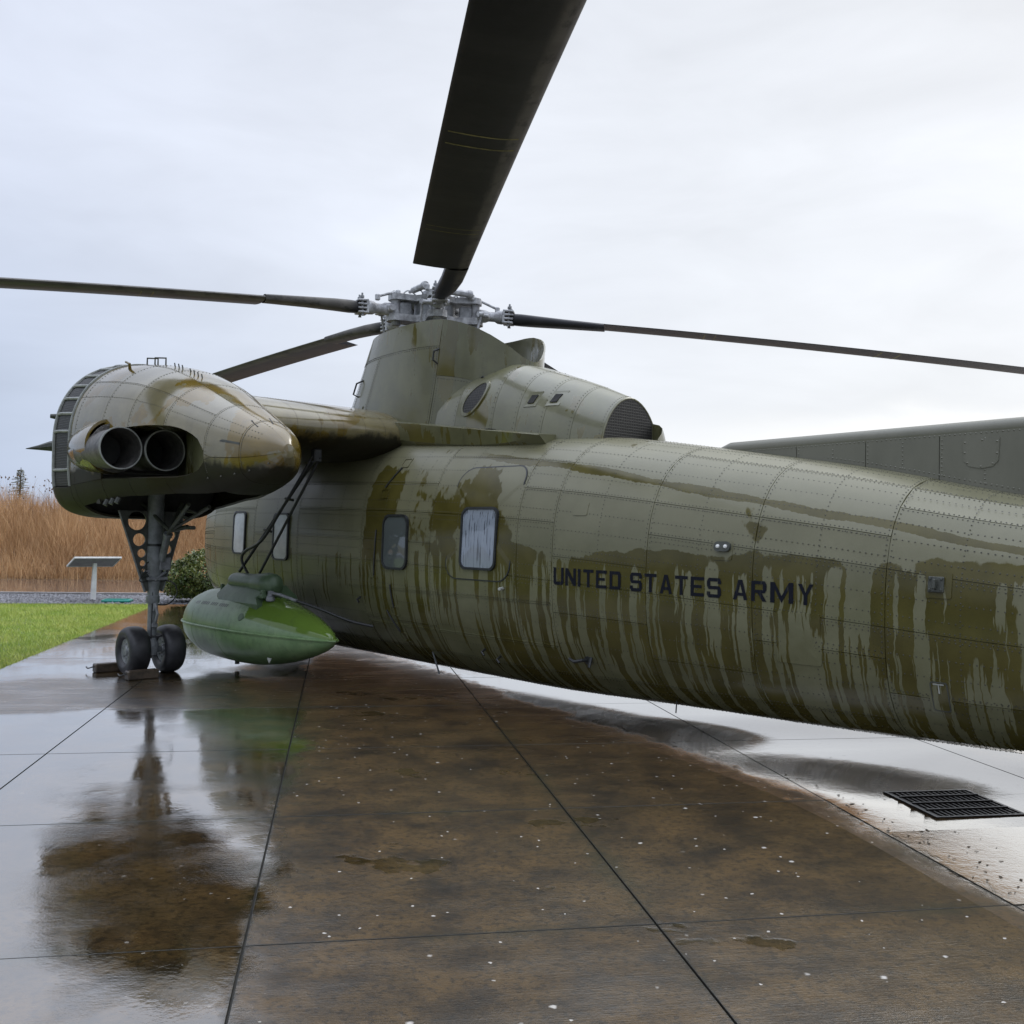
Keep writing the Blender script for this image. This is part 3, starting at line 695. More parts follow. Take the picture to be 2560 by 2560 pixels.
# skin panels
XB = [-5.36, -4.55, -3.7, -2.25, -1.1, .35, 1.66, 3.02, 3.49, 4.55, 5.56, 6.62, 7.66, 8.7, 9.7, 10.55]
TB = [0.0, .085, .165, .245, .325, .40, .475, .53, .60, .68, .76, .84, .92, 1.0]
merge = {}
G = .0028
panels = 0
def panel(x0, x1, t0, t1, mat=None, off=0., name='skin_panel'):
    Lg = sect((x0 + x1) / 2)[3]; gx, gt = G, G / Lg
    a0, a1, b0, b1 = x0 + gx, x1 - gx, t0 + gt, t1 - gt
    nx = max(2, int((a1 - a0) / .17) + 1); ny = max(2, int((b1 - b0) * Lg / .13) + 1)
    X = np.linspace(a0, a1, nx); T = np.linspace(b0, b1, ny)
    V = [SF(x, t, off) for x in X for t in T]; UV = [(x, t) for x in X for t in T]
    F = grid_faces(nx, ny, False, True)
    # rim
    rim = [(i, 0) for i in range(nx)] + [(nx - 1, j) for j in range(1, ny)] + [(i, ny - 1) for i in range(nx - 2, -1, -1)] + [(0, j) for j in range(ny - 2, 0, -1)]
    o = len(V)
    for (i, j) in rim:
        V.append(SF(X[i], T[j], off)); UV.append((X[i], T[j]))
    o2 = len(V)
    for (i, j) in rim:
        V.append(SF(X[i], T[j], -.013)); UV.append((X[i], T[j]))
    m = len(rim)
    F += [(o + k, o + (k + 1) % m, o2 + (k + 1) % m, o2 + k) for k in range(m)]
    return obj(name, V, F, mat or M['paint'], fus, uv=UV)
rows_by_col = {}
for ci in range(len(XB) - 1):
    x0, x1 = XB[ci], XB[ci + 1]
    # unequal sheets: some seams skip a bay, as on the real skin
    cuts = list(TB)
    rr = random.Random(ci * 7 + 3)
    for k in rr.sample(range(2, len(TB) - 2), 4): cuts.remove(TB[k])
    rows_by_col[ci] = cuts
    for k in range(len(cuts) - 1): panel(x0, x1, cuts[k], cuts[k + 1])

# rivets: every seam and the frames and stringers between, one piece of stuff
RV = []
def rivet_line(pts): RV.extend(pts)
for ci in range(len(XB) - 1):
    x0, x1 = XB[ci], XB[ci + 1]
    Lg = sect((x0 + x1) / 2)[3]
    nfr = max(1, round((x1 - x0) / .5))
    stations = [x0 + .022, x1 - .022] + [x0 + (x1 - x0) * k / nfr for k in range(1, nfr)]
    for x in stations:
        sp = .042
        for t in np.arange(.02, .98, sp / Lg): RV.append((x, t))
    for t in np.linspace(.03, .97, 23):
        for x in np.arange(x0 + .04, x1 - .03, .045): RV.append((x, t))
    for t in rows_by_col[ci][1:-1]:
        for dt in (-.018, .018):
            for x in np.arange(x0 + .03, x1 - .03, .035): RV.append((x, t + dt / Lg))
V = []; F = []; UV = []
rr_ = .0070
for (x, t) in RV:
    c = np.array(SF(x, t, 0.0)); c2 = np.array(SF(x, t, .0048)); nrm = (c2 - c); nrm /= np.linalg.norm(nrm) + 1e-9
    a = np.array((1., 0, 0)); b_ = np.cross(nrm, a)
    o = len(V)
    for k in range(4):
        an = k * math.pi / 2
        V.append(c + (a * math.cos(an) + b_ * math.sin(an)) * rr_ - nrm * .0005)
    V.append(c2); UV += [(x, t)] * 5
    F += [(o + k, o + (k + 1) % 4, o + 4) for k in range(4)]
obj('rivets', V, F, M['rivet'], fus, smooth=True, angle=80, uv=UV, kind='stuff')

# conforming plates on the port side given as (x,z) outlines
def rrect(x0, x1, z0, z1, r, n=6, shear=0.):
    pts = []
    for cx, cz, a0 in ((x1 - r, z1 - r, 0), (x0 + r, z1 - r, 90), (x0 + r, z0 + r, 180), (x1 - r, z0 + r, 270)):
        for k in range(n + 1):
            a = R(a0 + 90 * k / n); x, z = cx + r * math.cos(a), cz + r * math.sin(a)
            pts.append((x + shear * (z - z0), z))
    return pts
def conform_ring(name, outer, inner, off0, off1, mat, parent):
    n = len(outer); V = []; UV = []; F = []
    for (ring, of) in ((outer, off0), (outer, off1), (inner, off1), (inner, off0)):
        for x, z in ring: V.append(SZ(x, z, of)); UV.append((x, ztot(x, z)))
    for a in range(3):
        for k in range(n):
            k2 = (k + 1) % n; F.append((a * n + k, a * n + k2, (a + 1) * n + k2, (a + 1) * n + k))
    return obj(name, V, F, mat, parent, uv=UV)
def conform_plate(name, outer, off, mat, parent, rings=4, base=-.004, smooth=True):
    """filled outline following the hull: concentric rings"""
    n = len(outer); cx = sum(p[0] for p in outer) / n; cz = sum(p[1] for p in outer) / n
    V = []; UV = []; F = []
    for x, z in outer: V.append(SZ(x, z, base)); UV.append((x, ztot(x, z)))
    for r_i in range(rings):
        k_ = 1 - r_i / rings
        for x, z in outer:
            q = (cx + (x - cx) * k_, cz + (z - cz) * k_); V.append(SZ(*q, off)); UV.append((q[0], ztot(*q)))
    V.append(SZ(cx, cz, off)); UV.append((cx, ztot(cx, cz)))
    for a in range(rings):
        for k in range(n):
            k2 = (k + 1) % n; F.append((a * n + k, a * n + k2, (a + 1) * n + k2, (a + 1) * n + k))
    for k in range(n): F.append((rings * n + k, rings * n + (k + 1) % n, len(V) - 1))
    return obj(name, V, F, mat, parent, uv=UV, smooth=smooth)

# windows (frame > nothing deeper allowed, so panes sit beside the frames under the fuselage)
def hull_window(x0, x1, z0, z1, pane, r=.09, shear=0., fw_=.024):
    wn = conform_ring('window_frame', rrect(x0, x1, z0, z1, r, 6, shear), rrect(x0 + fw_, x1 - fw_, z0 + fw_, z1 - fw_, r - fw_ * .6, 6, shear), -.004, .028, M['seal'], fus)
    p_ = conform_plate('window_pane', rrect(x0 + fw_ * .8, x1 - fw_ * .8, z0 + fw_ * .8, z1 - fw_ * .8, r - fw_ * .5, 6, shear), .017, pane, fus, base=.002)
    return p_
conform_plate('door_panel', rrect(1.94, 2.92, 1.29, 2.45, .17, 8, .06), .006, M['paint'], fus, rings=6)
conform_ring('door_seal', rrect(1.93, 2.93, 1.28, 2.46, .18, 8, .06), rrect(1.942, 2.918, 1.292, 2.448, .17, 8, .06), -.004, .0065, M['seal'], fus)
for (za, xa, xb) in ((1.115, .1, 3.46), (.70, .4, 3.46)):
    conform_ring('splice_strip', [(x, za + .012) for x in np.linspace(xa, xb, 20)] + [(x, za - .012) for x in np.linspace(xb, xa, 20)], [(x, za + .010) for x in np.linspace(xa, xb, 20)] + [(x, za - .010) for x in np.linspace(xb, xa, 20)], -.004, .006, M['paint'], fus)
hull_window(.80, 1.27, 1.335, 1.955, M['pane'], .11)['label'] = 'window with dark reflecting pane'
hull_window(2.185, 2.74, 1.39, 2.03, M['pane_rain'], .09)['label'] = 'door window with rain running down the pane'
hull_window(-2.86, -2.48, 1.40, 2.0, M['pane_white'], .08)
hull_window(-1.71, -1.31, 1.35, 1.975, M['pane_white'], .08)
# lower fore-aft rub strip under the door, latches, hinge rods
for (xa, za, xb, zb_) in ((.66, 1.78, .62, 1.25), (.87, 2.50, .70, 2.27), (.93, 1.16, .95, .90), (.80, .86, .93, .62)):
    MB().tube([SZ(xa + (xb - xa) * k / 5, za + (zb_ - za) * k / 5, .008) for k in range(6)], .009, 6).build('latch_rod', M['black'], fus)
for (cx, cz) in ((.90, 2.56), (.72, 2.2), (.62, 1.18), (.96, .86), (.96, .56)):
    conform_ring('latch_cover', rrect(cx - .07, cx + .07, cz - .055, cz + .055, .012, 2), rrect(cx - .06, cx + .06, cz - .045, cz + .045, .01, 2), -.004, .008, M['paint'], fus)
conform_plate('access_plate', rrect(3.70, 3.86, 1.95, 2.07, .012, 2), .004, M['paint'], fus, 2)
conform_plate('light_base', rrect(5.19, 5.37, 1.585, 1.745, .02, 3), .005, M['paint'], fus, 2)
conform_plate('light_housing', rrect(5.215, 5.36, 1.655, 1.735, .036, 5), .032, M['gear_dark'], fus, 2)
for cx in (5.253, 5.322):
    c = Vector(SZ(cx, 1.695, .031)); q = (Vector(SZ(cx, 1.695, .1)) - c).normalized()
    MB().lathe([(0, .017), (.010, .015), (.014, .0)], c, q, 12).build('light_lens', M['white_lens'], fus)
conform_plate('reinforcing_plate', rrect(5.76, 6.13, .80, 1.20, .02, 2), .007, M['paint'], fus, 3)
conform_plate('attachment_plate', rrect(6.90, 7.08, 1.375, 1.555, .012, 2), .008, M['paint'], fus, 2)
m_ = MB(); c = Vector(SZ(6.98, 1.47, .008)); q = (Vector(SZ(6.98, 1.47, .1)) - c).normalized()
Mq = q.to_track_quat('Z', 'Y').to_matrix().to_4x4()
m_.box(c + q * .010, (.11, .11, .02), Mq, .004); m_.box(c + q * .035, (.02, .07, .045), Mq, .004)
for sx in (-1, 1):
    for sz in (-1, 1): m_.lathe([(0, .010), (.008, .009), (.011, 0)], c + Mq @ Vector((sx * .04, sz * .038, .02)), q, 6)
m_.build('attachment_fitting', M['gear_dark'], fus)
conform_plate('tie_down_plate', rrect(6.905, 7.06, .55, .80, .02, 2), .006, M['paint'], fus, 3)
conform_ring('tie_down_seal', rrect(6.922, 7.043, .567, .783, .018, 2), rrect(6.93, 7.035, .575, .775, .015, 2), -.004, .0105, M['gear_dark'], fus)
conform_plate('tie_down_recess', rrect(6.93, 7.035, .575, .775, .015, 2), .009, M['paint'], fus, 2)
m_ = MB()
m_.prism([(6.945, .762), (7.02, .762), (7.02, .771), (6.945, .771)], .011, .0125, lambda u, v, w_: SZ(u, v, w_))
m_.prism([(6.978, .70), (6.987, .70), (6.987, .762), (6.978, .762)], .011, .0125, lambda u, v, w_: SZ(u, v, w_))
M['faded_white'] = material('faded_white_paint', fn=grime((.32, .33, .30), (.45, .46, .42), 20, .4))
m_.build('stencil_mark', M['faded_white'], fus, smooth=False)
# tow/step handle, antenna stub, white stick
m_ = MB(); c = Vector(SZ(3.80, .60, 0)); o_ = Vector((0, -1, -.1))
m_.tube([c, c + Vector((-.02, -.07, 0)), c + Vector((-.10, -.09, -.02)), c + Vector((-.17, -.08, .0))], .016, 8); m_.lathe([(0, .045), (.02, .04)], c + Vector((0, -.0, 0)), (0, -1, -.2), 12)
m_.tube([c + Vector((.05, -.02, .03)), c + Vector((.06, -.06, -.06))], .014, 6)
m_.build('step_handle', M['black'], fus)
MB().tube([SZ(2.83, 1.22, 0), SZ(2.86, 1.225, .075)], [.018, .016], 8).build('vent_tube', M['faded_white'], fus)
MB().tube([SZ(4.52, .28, 0), Vector(SZ(4.52, .28, 0)) + Vector((0, -.01, -.11))], .006, 6).build('drain_pipe', M['black'], fus)
MB().tube([SZ(1.3, .42, -.02), Vector(SZ(1.3, .42, 0)) + Vector((.03, .1, -.26))], .010, 6).build('drain_mast', M['gear'], fus)
for (x, z) in ((2.36, .56), (2.55, .5), (.3, .98)):
    c = Vector(SZ(x, z, 0)); MB().tube([c, c + Vector((0, -.05, -.03)), c + Vector((.04, -.05, -.06))], .012, 6).build('drain_fitting', M['black'], fus)

# lettering ---------------------------------------------------------
def letters():
    s_ = .21
    def bar(x0, y0, x1, y1): return [(x0, y0), (x1, y0), (x1, y1), (x0, y1)]
    st = .24
    Lt = {}
    c = .12
    Lt['U'] = [bar(0, c, st, 1), bar(1 - st, c, 1, 1), [(0, c), (c * 1.2, 0), (1 - c * 1.2, 0), (1, c), (1 - st, c + .06), (st, c + .06)]]
    Lt['N'] = [bar(0, 0, st, 1), bar(1 - st, 0, 1, 1), [(st, 1), (st, .62), (1 - st, 0), (1 - st, .38)]]
    Lt['I'] = [bar(0, 0, 1, 1)]
    Lt['T'] = [bar(0, .83, 1, 1), bar(.5 - st / 2, 0, .5 + st / 2, .83)]
    Lt['E'] = [bar(0, 0, st, 1), bar(st, .83, 1, 1), bar(st, .43, .82, .58), bar(st, 0, 1, .17)]
    Lt['D'] = [bar(0, 0, st, 1), [(st, 1), (st, .83), (1 - st * 1.1, .83), (1 - st, .78), (1, .85), (1 - c, 1)], bar(1 - st, .22, 1, .78), [(1 - st, .78), (1, .78), (1, .85)],
               [(st, .17), (st, 0), (1 - c, 0), (1, .15), (1 - st, .22), (1 - st * 1.1, .17)], [(1 - st, .22), (1, .15), (1, .22)]]
    Lt['S'] = [[(0, .85), (c, 1), (1 - c, 1), (1, .85), (1, .70), (1 - st, .70), (1 - st, .83), (st, .83), (0, .83)], bar(0, .60, st, .83), [(0, .60), (c, .43), (1 - st, .43), (1 - st, .42), (1, .42), (1 - c, .59), (st, .59), (st, .60)],
               bar(1 - st, .17, 1, .42), [(0, .30), (0, .15), (c, 0), (1 - c, 0), (1, .15), (1, .17), (st, .17), (st, .30)]]
    Lt['A'] = [[(0, 0), (st, 0), (.5, .80), (.5, 1), (.36, 1)], [(1 - st, 0), (1, 0), (.64, 1), (.5, 1), (.5, .80)], [(.27, .20), (.73, .20), (.68, .35), (.32, .35)]]
    Lt['R'] = [bar(0, 0, st, 1), [(st, 1), (st, .84), (1 - st, .84), (1, .84), (1 - c, 1)], bar(1 - st, .56, 1, .84), [(st, .56), (st, .41), (1 - c, .41), (1, .56)], [(.42, .41), (.75, 0), (1, 0), (.70, .41)]]
    Lt['M'] = [bar(0, 0, .19, 1), bar(.81, 0, 1, 1), [(.19, 1), (.19, .68), (.5, .0), (.5, .34)], [(.81, 1), (.5, .34), (.5, .0), (.81, .68)]]
    Lt['Y'] = [bar(.5 - st / 2, 0, .5 + st / 2, .45), [(0, 1), (.5 - st / 2, .45), (.5, .45), (.5, .58), (st + .02, 1)], [(1, 1), (.98 - st, 1), (.5, .58), (.5, .45), (.5 + st / 2, .45)]]
    return Lt
LT = letters()
WORD = [('U', 3.518, 3.639), ('N', 3.66, 3.785), ('I', 3.808, 3.838), ('T', 3.871, 3.986), ('E', 4.016, 4.135), ('D', 4.167, 4.288), ('S', 4.388, 4.513), ('T', 4.539, 4.661), ('A', 4.696, 4.818), ('T', 4.847, 4.97), ('E', 4.999, 5.126), ('S', 5.154, 5.285), ('A', 5.394, 5.522), ('R', 5.555, 5.687), ('M', 5.719, 5.912), ('Y', 5.949, 6.075)]
for ch, x0, x1 in WORD:
    z0 = 1.297 - .035 * (x0 - 3.5) / 2.55; V = []; F = []
    for k, poly in enumerate(LT[ch]):
        o = len(V); V += [SZ(x0 + (x1 - x0) * u, z0 + .162 * v, .0042 + .0002 * k) for u, v in poly]; F.append(tuple(range(o, o + len(poly))))
    obj('letter', V, F, M['letter'], fus, smooth=False)

# tail fin ridge ------------------------------------------------------
fin = empty('tail_fin'); fin.parent = heli
def fin_side(y, xa, xb, n=14):
    V = []
    for k in range(n + 1):
        x = xa + (xb - xa) * k / n; V += [(x, y, fx(ZT_T, x) - .10), (x, y, min(2.60 + .02 * (x - 4.6), 2.9))]
    return V
FINX = [4.62, 5.35, 6.0, 6.62, 7.3, 8.1, 9.0, 9.8, 10.6]
for i in range(len(FINX) - 1):
    xa, xb = FINX[i] + .003, FINX[i + 1] - .003
    m_ = MB(); n = 6
    A = fin_side(-.075, xa, xb, n); B = fin_side(.075, xa, xb, n)
    m_.addm(A + B, [(2 * k, 2 * k + 2, 2 * k + 3, 2 * k + 1) for k in range(n)] + [(2 * (n + 1) + 2 * k + 1, 2 * (n + 1) + 2 * k + 3, 2 * (n + 1) + 2 * k + 2, 2 * (n + 1) + 2 * k) for k in range(n)]
            + [(0, 1, 2 * (n + 1) + 1, 2 * (n + 1)), (2 * n, 2 * (n + 1) + 2 * n, 2 * (n + 1) + 2 * n + 1, 2 * n + 1)])
    m_.build('fin_panel', M['fin'], fin, smooth=False)
m_ = MB().tube([(4.45, 0, 2.585), (4.62, 0, 2.60), (7.5, 0, 2.66), (10.6, 0, 2.72)], [.03, .078, .078, .078], 16); m_.build('leading_edge', M['fin'], fin)
V = []; F = []
def dome(c, nrm, r_, h_):
    nrm = Vector(nrm).normalized(); a = nrm.orthogonal().normalized(); b_ = nrm.cross(a); o = len(V)
    for k in range(5): V.append(Vector(c) + (a * math.cos(k * 1.2566) + b_ * math.sin(k * 1.2566)) * r_)
    V.append(Vector(c) + nrm * h_); F.extend([(o + k, o + (k + 1) % 5, o + 5) for k in range(5)])
for x in FINX[1:-1] + [5.0, 5.68, 6.3, 6.95, 7.7]:
    for z in np.arange(fx(ZT_T, x) + .03, 2.58, .035): dome((x + .02, -.0755, z), (0, -1, 0), .0085, .006)
for x in np.arange(4.9, 10.4, .04):
    dome((x, -.0755, 2.575 + .02 * (x - 4.6)), (0, -1, 0), .0085, .006)
    if fx(ZT_T, x) + .05 < 2.5: dome((x, -.0755, fx(ZT_T, x) + .035), (0, -1, 0), .0085, .006)
obj('rivets', V, F, M['fin'], fin, kind='stuff')
m_ = MB(); pl = [(6.80, 2.58), (7.08, 2.58), (7.07, 2.40), (7.03, 2.36), (6.94, 2.345), (6.85, 2.365), (6.81, 2.41)]
m_.prism(pl, -.076, -.081, lambda u, v, w_: (u, w_, v)); m_.build('inspection_plate', M['fin'], fin, smooth=False)
for (x, z) in ((6.82, 2.55), (6.95, 2.565), (7.06, 2.55), (7.06, 2.46), (7.03, 2.38), (6.94, 2.36), (6.84, 2.39), (6.82, 2.47)):
    V = []; F = []; 
    dome((x, -.081, z), (0, -1, 0), .010, .007); obj('screw_head', V, F, M['fin'], fin)

# mast fairing (pylon) -------------------------------------------------
pyl = empty('rotor_mast_fairing'); pyl.parent = heli
def oval(z):
    k = np.clip((z - 2.55) / (4.35 - 2.55), 0, 1.1)
    xf = -1.78 + 1.0 * k; xr = 1.86 + .04 * k; wd = .87 - .09 * k
    return xf, xr, wd
def rim_z(x): return float(np.interp(x, [-1.2, -.6, .0, .6, 1.0, 1.2, 1.4, 1.55, 1.68, 1.80, 1.88, 1.9], [4.22, 4.24, 4.26, 4.275, 4.275, 4.26, 4.20, 4.13, 4.04, 3.92, 3.79, 3.76]))
def pyl_pt(th, v, off=0.):
    """th: 0 = nose, pi = tail; port is negative y. v 0 base .. 1 rim"""
    xf, xr, wd = oval(4.3); cx = (xf + xr) / 2; hx = (xr - xf) / 2
    zr = rim_z(cx - hx * math.cos(th)); z = 2.55 + (zr - 2.55) * v
    xf, xr, wd = oval(z); cx = (xf + xr) / 2; hx = (xr - xf) / 2 + off
    c_, s_ = math.cos(th), math.sin(th)
    e = 2 / 2.5 if c_ > 0 else 2 / 1.8
    xx = cx - hx * math.copysign(abs(c_) ** e, c_); kf = min(1, max(0, (z - 3.45) / .7)) ; kx_ = min(1, max(0, (xx - .3) / 1.2))
    fl = .05 * kf * kf * (3 - 2 * kf) * kx_ * kx_ * (3 - 2 * kx_)           # the hood flares outward towards its open rear
    return (xx, -(wd + off + fl) * math.copysign(abs(s_) ** e, s_), z)
def pyl_panel(t0, t1, v0, v1, off=0., name='fairing_panel', mat=None):
    nt = max(3, int((t1 - t0) / .09)); nv = max(3, int((v1 - v0) * 10)); g = .0026
    g0, g1 = (g if abs(abs(q) - math.pi / 2) > .3 else .00012 for q in (t0, t1)); T = np.linspace(t0 + g0, t1 - g1, nt); Vv = np.linspace(v0 + .0008, v1 - .0008, nv)
    V = [pyl_pt(t, v, off) for t in T for v in Vv] + [pyl_pt(t, v, off - .02) for t in T for v in Vv]
    n1 = nt * nv; F = grid_faces(nt, nv) + [tuple(i + n1 for i in f[::-1]) for f in grid_faces(nt, nv)]
    rim = [i * nv for i in range(nt)] + [(nt - 1) * nv + j for j in range(1, nv)] + [i * nv + nv - 1 for i in range(nt - 2, -1, -1)] + [j for j in range(nv - 2, 0, -1)]
    m = len(rim); F += [(rim[(k + 1) % m], rim[k], rim[k] + n1, rim[(k + 1) % m] + n1) for k in range(m)]
    return obj(name, V, F, mat or M['paint_pylon'], pyl, angle=50)
tsp = [0.06, .62, .92, 1.27, 2.04, 2.5, 3.14]
VS = .82
for i in range(len(tsp) - 1):
    if i < 4: pyl_panel(tsp[i], tsp[i + 1], 0, VS)
    else: pyl_panel(tsp[i], tsp[i + 1], 0, .62)
for a, b_ in ((.06, 1.46), (1.46, 2.04)): pyl_panel(a, b_, VS, 1.0, .004)
pyl_panel(2.04, 3.14, .62, 1.0, .004)
pyl_panel(-3.14, .06, 0, 1.0)        # far side, in one sheet
# inside floor so the hood is not see-through
m_ = MB().lathe([(0, .62), (.9, .58)], (.3, 0, 3.2), (0, 0, 1), 20); m_.build('gearbox_cover', M['gear_dark'], pyl)
# handles, vents, small fittings
def on_pyl(th, v, off=0.): return Vector(pyl_pt(th, v, off))
for (t, v0, v1) in ((.99, .56, .68), (2.04, .70, .80), (1.62, .20, .31)):
    a, b_ = on_pyl(t, v0, .0), on_pyl(t, v1, .0); o1, o2 = on_pyl(t - .03, v0 + .02, .06), on_pyl(t - .03, v1 - .02, .06)
    MB().tube([a, o1, o2, b_], .012, 7).build('grab_handle', M['black'], pyl)
a, b_ = on_pyl(2.47, .645, 0), on_pyl(2.62, .63, 0); MB().tube([a, on_pyl(2.48, .66, .05), on_pyl(2.61, .645, .05), b_], .012, 7).build('grab_handle', M['black'], pyl)
for (t, v) in ((.10, .55), (.16, .66), (.22, .60), (.05, .47)):
    a = on_pyl(t, v); MB().tube([a, on_pyl(t, v, .06)], [.02, .014], 8).build('stub_fitting', M['gear_dark'], pyl)
for (t, v) in ((1.12, .42),):
    V = [on_pyl(t + a, v + b_, o_) for o_ in (0., .007) for a, b_ in ((-.06, -.05), (.05, -.05), (.09, -.01), (.09, .05), (-.04, .05))]
    obj('access_plate', V, [(5, 6, 7, 8, 9)] + [(k, (k + 1) % 5, 5 + (k + 1) % 5, 5 + k) for k in range(5)], M['paint_pylon'], pyl, smooth=False)
# screws along the panel seams
V = []; F = []
for t in tsp[1:-1]:
    for v in np.arange(.03, VS, .018):
        for dt in (-.02, .02):
            p_ = on_pyl(t + dt, v); dome(p_, on_pyl(t + dt, v, .1) - p_, .007, .005)
for t in np.arange(.1, 3.1, .028):
    p_ = on_pyl(t, .02 if t < 1.2 else .16); dome(p_, on_pyl(t, .5, .1) - on_pyl(t, .5), .008, .006)
    p_ = on_pyl(t, VS - .012 if t < 2.04 else .60); dome(p_, on_pyl(t, .5, .1) - on_pyl(t, .5), .008, .006)
obj('rivets', V, F, M['rivet'], pyl, kind='stuff')
# aft fairing: arches from the hood back to the tail screen
def arch(x, n=25, off=0.):
    top = float(np.interp(x, [1.0, 1.6, 1.9, 2.4, 2.9, 3.36, 3.46, 3.54, 3.60, 3.63], [3.60, 3.66, 3.73, 3.57, 3.40, 3.22, 3.18, 3.11, 3.00, 2.88]))
    wd = float(np.interp(x, [1.0, 1.4, 2.0, 2.6, 3.0, 3.36, 3.46, 3.54, 3.60, 3.63], [.765, .79, .775, .69, .585, .47, .45, .39, .28, .15])); zb = 2.62; e1 = float(np.interp(x, [1.4, 2.2, 3.3], [3.4, 2.7, 1.9])); e2 = float(np.interp(x, [1.4, 2.2, 3.3], [2.6, 2.2, 1.9]))
    P_ = []
    for k in range(n):
        a = math.pi * k / (n - 1); c_, s_ = math.cos(a), math.sin(a)
        P_.append((x, -(wd + off) * math.copysign(abs(c_) ** (2 / e1), c_), zb + (top + off - zb) * abs(s_) ** (2 / e2)))
    return P_
AX = [1.0, 1.40, 2.02, 2.34, 2.68, 3.02, 3.36]
na = 25
for i in range(len(AX) - 1):
    X = np.linspace(AX[i] + .002, AX[i + 1] - .002, 5); V = []
    for x in X: V += arch(x, na)
    for x in X: V += arch(x, na, -.02)
    n1 = 5 * na; F = grid_faces(5, na, False, True) + [tuple(q + n1 for q in f) for f in grid_faces(5, na)]
    F += [(j, j + 1, j + 1 + n1, j + n1) for j in range(na - 1)] + [(4 * na + j + n1, 4 * na + j + 1 + n1, 4 * na + j + 1, 4 * na + j) for j in range(na - 1)]
    obj('aft_fairing_panel', V, F, M['paint_pylon'], pyl, angle=50)
# tail cap: starboard half runs on and closes, port half is cut off by the screen
X = [3.36, 3.46, 3.54, 3.60, 3.63]; CI = 19
V = []
for x in X: V += arch(x, na)[CI:]
obj('fairing_tail_cap', V, grid_faces(len(X), na - CI, False, True), M['paint_pylon'], pyl, angle=60)
pts = [Vector(p) for p in arch(3.36, na, -.012)[:CI + 1]]
def foot(p): return Vector((p.x, p.y, 2.62))
poly = pts + [foot(pts[-1])]
V = [p + Vector((.006, 0, 0)) for p in poly]
obj('tail_screen', V, [tuple(range(len(V)))], M['screen'], pyl, smooth=False)
far_ = [Vector(arch(x, na)[CI]) for x in X]
V = far_ + [foot(p) for p in far_]; nf = len(far_)
obj('cap_wall', V, [(k, k + 1, nf + k + 1, nf + k) for k in range(nf - 1)], M['paint_pylon'], pyl, smooth=False)
rimm = MB().tube([Vector(p) for p in poly] + [poly[0]], .012, 6); rimm.build('screen_rim', M['paint_pylon'], pyl)
V = []; F = []
for x in AX[1:]:
    A_ = arch(x - .03, 49)
    for p_ in A_[1:26]: dome(p_, (0, p_[1], max(p_[2] - 2.62, .05)), .007, .005)
for x in np.arange(1.9, 3.3, .06):
    p_ = arch(x, 49)[2]; dome(p_, (0, -1, .3), .009, .007)
obj('rivets', V, F, M['rivet'], pyl, kind='stuff')
# oval screen and its rim on the port side
def onA(x, z, o_=0.):
    A_ = arch(x, 97)[:49]; zz = [p[2] for p in A_]; yy = [p[1] for p in A_]; return Vector((x, float(np.interp(z, zz, yy)) - o_, z + o_ * .3))
def ovp(k_, o_):
    P_ = []
    for a in np.linspace(0, 2 * math.pi, 32, endpoint=False):
        u_, v_ = .20 * k_ * math.cos(a), .115 * k_ * math.sin(a); P_.append(onA(1.66 + .60 * u_ - .80 * v_, 3.285 + .80 * u_ + .60 * v_, o_))
    return P_
V = ovp(1, .012) + ovp(.5, .012) + [onA(1.66, 3.285, .012)]
obj('oval_screen', V, [(k, (k + 1) % 32, 32 + (k + 1) % 32, 32 + k) for k in range(32)] + [(32 + k, 32 + (k + 1) % 32, 64) for k in range(32)], M['screen'], pyl)
V = ovp(1.2, .0) + ovp(1.18, .016) + ovp(1.0, .018) + ovp(1.0, .004)
obj('screen_rim', V, [(a * 32 + k, a * 32 + (k + 1) % 32, (a + 1) * 32 + (k + 1) % 32, (a + 1) * 32 + k) for a in range(3) for k in range(32)], M['paint_pylon'], pyl)
# two square vents
for cx in (2.46, 2.72):
    zc_ = 3.215
    def onA(x, z):
        A_ = arch(x, 97)[:49]; zz = [p[2] for p in A_]; yy = [p[1] for p in A_]; return (x, float(np.interp(z, zz, yy)), z)
    for (s_, o_, mt, nm) in ((.085, .006, M['paint_pylon'], 'vent_frame'), (.045, .010, M['dark'], 'vent_opening')):
        q = [(cx - s_ + .02, zc_ - s_), (cx + s_ - .0, zc_ - s_), (cx + s_ + .02, zc_ + s_), (cx - s_ + .04, zc_ + s_)]
        V = [Vector(onA(*p)) + Vector((0, -o_, o_ * .4)) for p in q] + [Vector(onA(*p)) for p in q]
        obj(nm, V, [(0, 1, 2, 3)] + [(k, 4 + k, 4 + (k + 1) % 4, (k + 1) % 4) for k in range(4)], mt, pyl, smooth=False)

# wing root ledge running aft
def fz(y, x):
    y_, z_, l, _ = sect(x); k = np.argsort(-y_[:180]); return float(np.interp(-abs(y), y_[:180][::-1], z_[:180][::-1]))
led = MB()
V = []
LX = np.linspace(.0, 2.86, 14)
for x in LX:
    k = x / 2.86; ye = -.92 + .05 * k; zt = 3.135 - .120 * x
    V += [(x, -.40, zt + .05 - .02 * k), (x, ye + .02, zt + .004), (x, ye, zt - .006), (x, ye + .03, zt - .20 * (1 - k ** 4) - .01), (x, -.40, 2.4)]
led.addm(V, grid_faces(14, 5) + [(0, 1, 2, 3, 4), tuple(13 * 5 + k for k in range(5))[::-1]])
led.build('wing_root_ledge', M['paint_pylon'], heli, angle=30)
m_ = MB().box((2.0, -.80, 2.90), (.16, .10, .008)); m_.build('ledge_slot', M['dark'], heli, smooth=False)

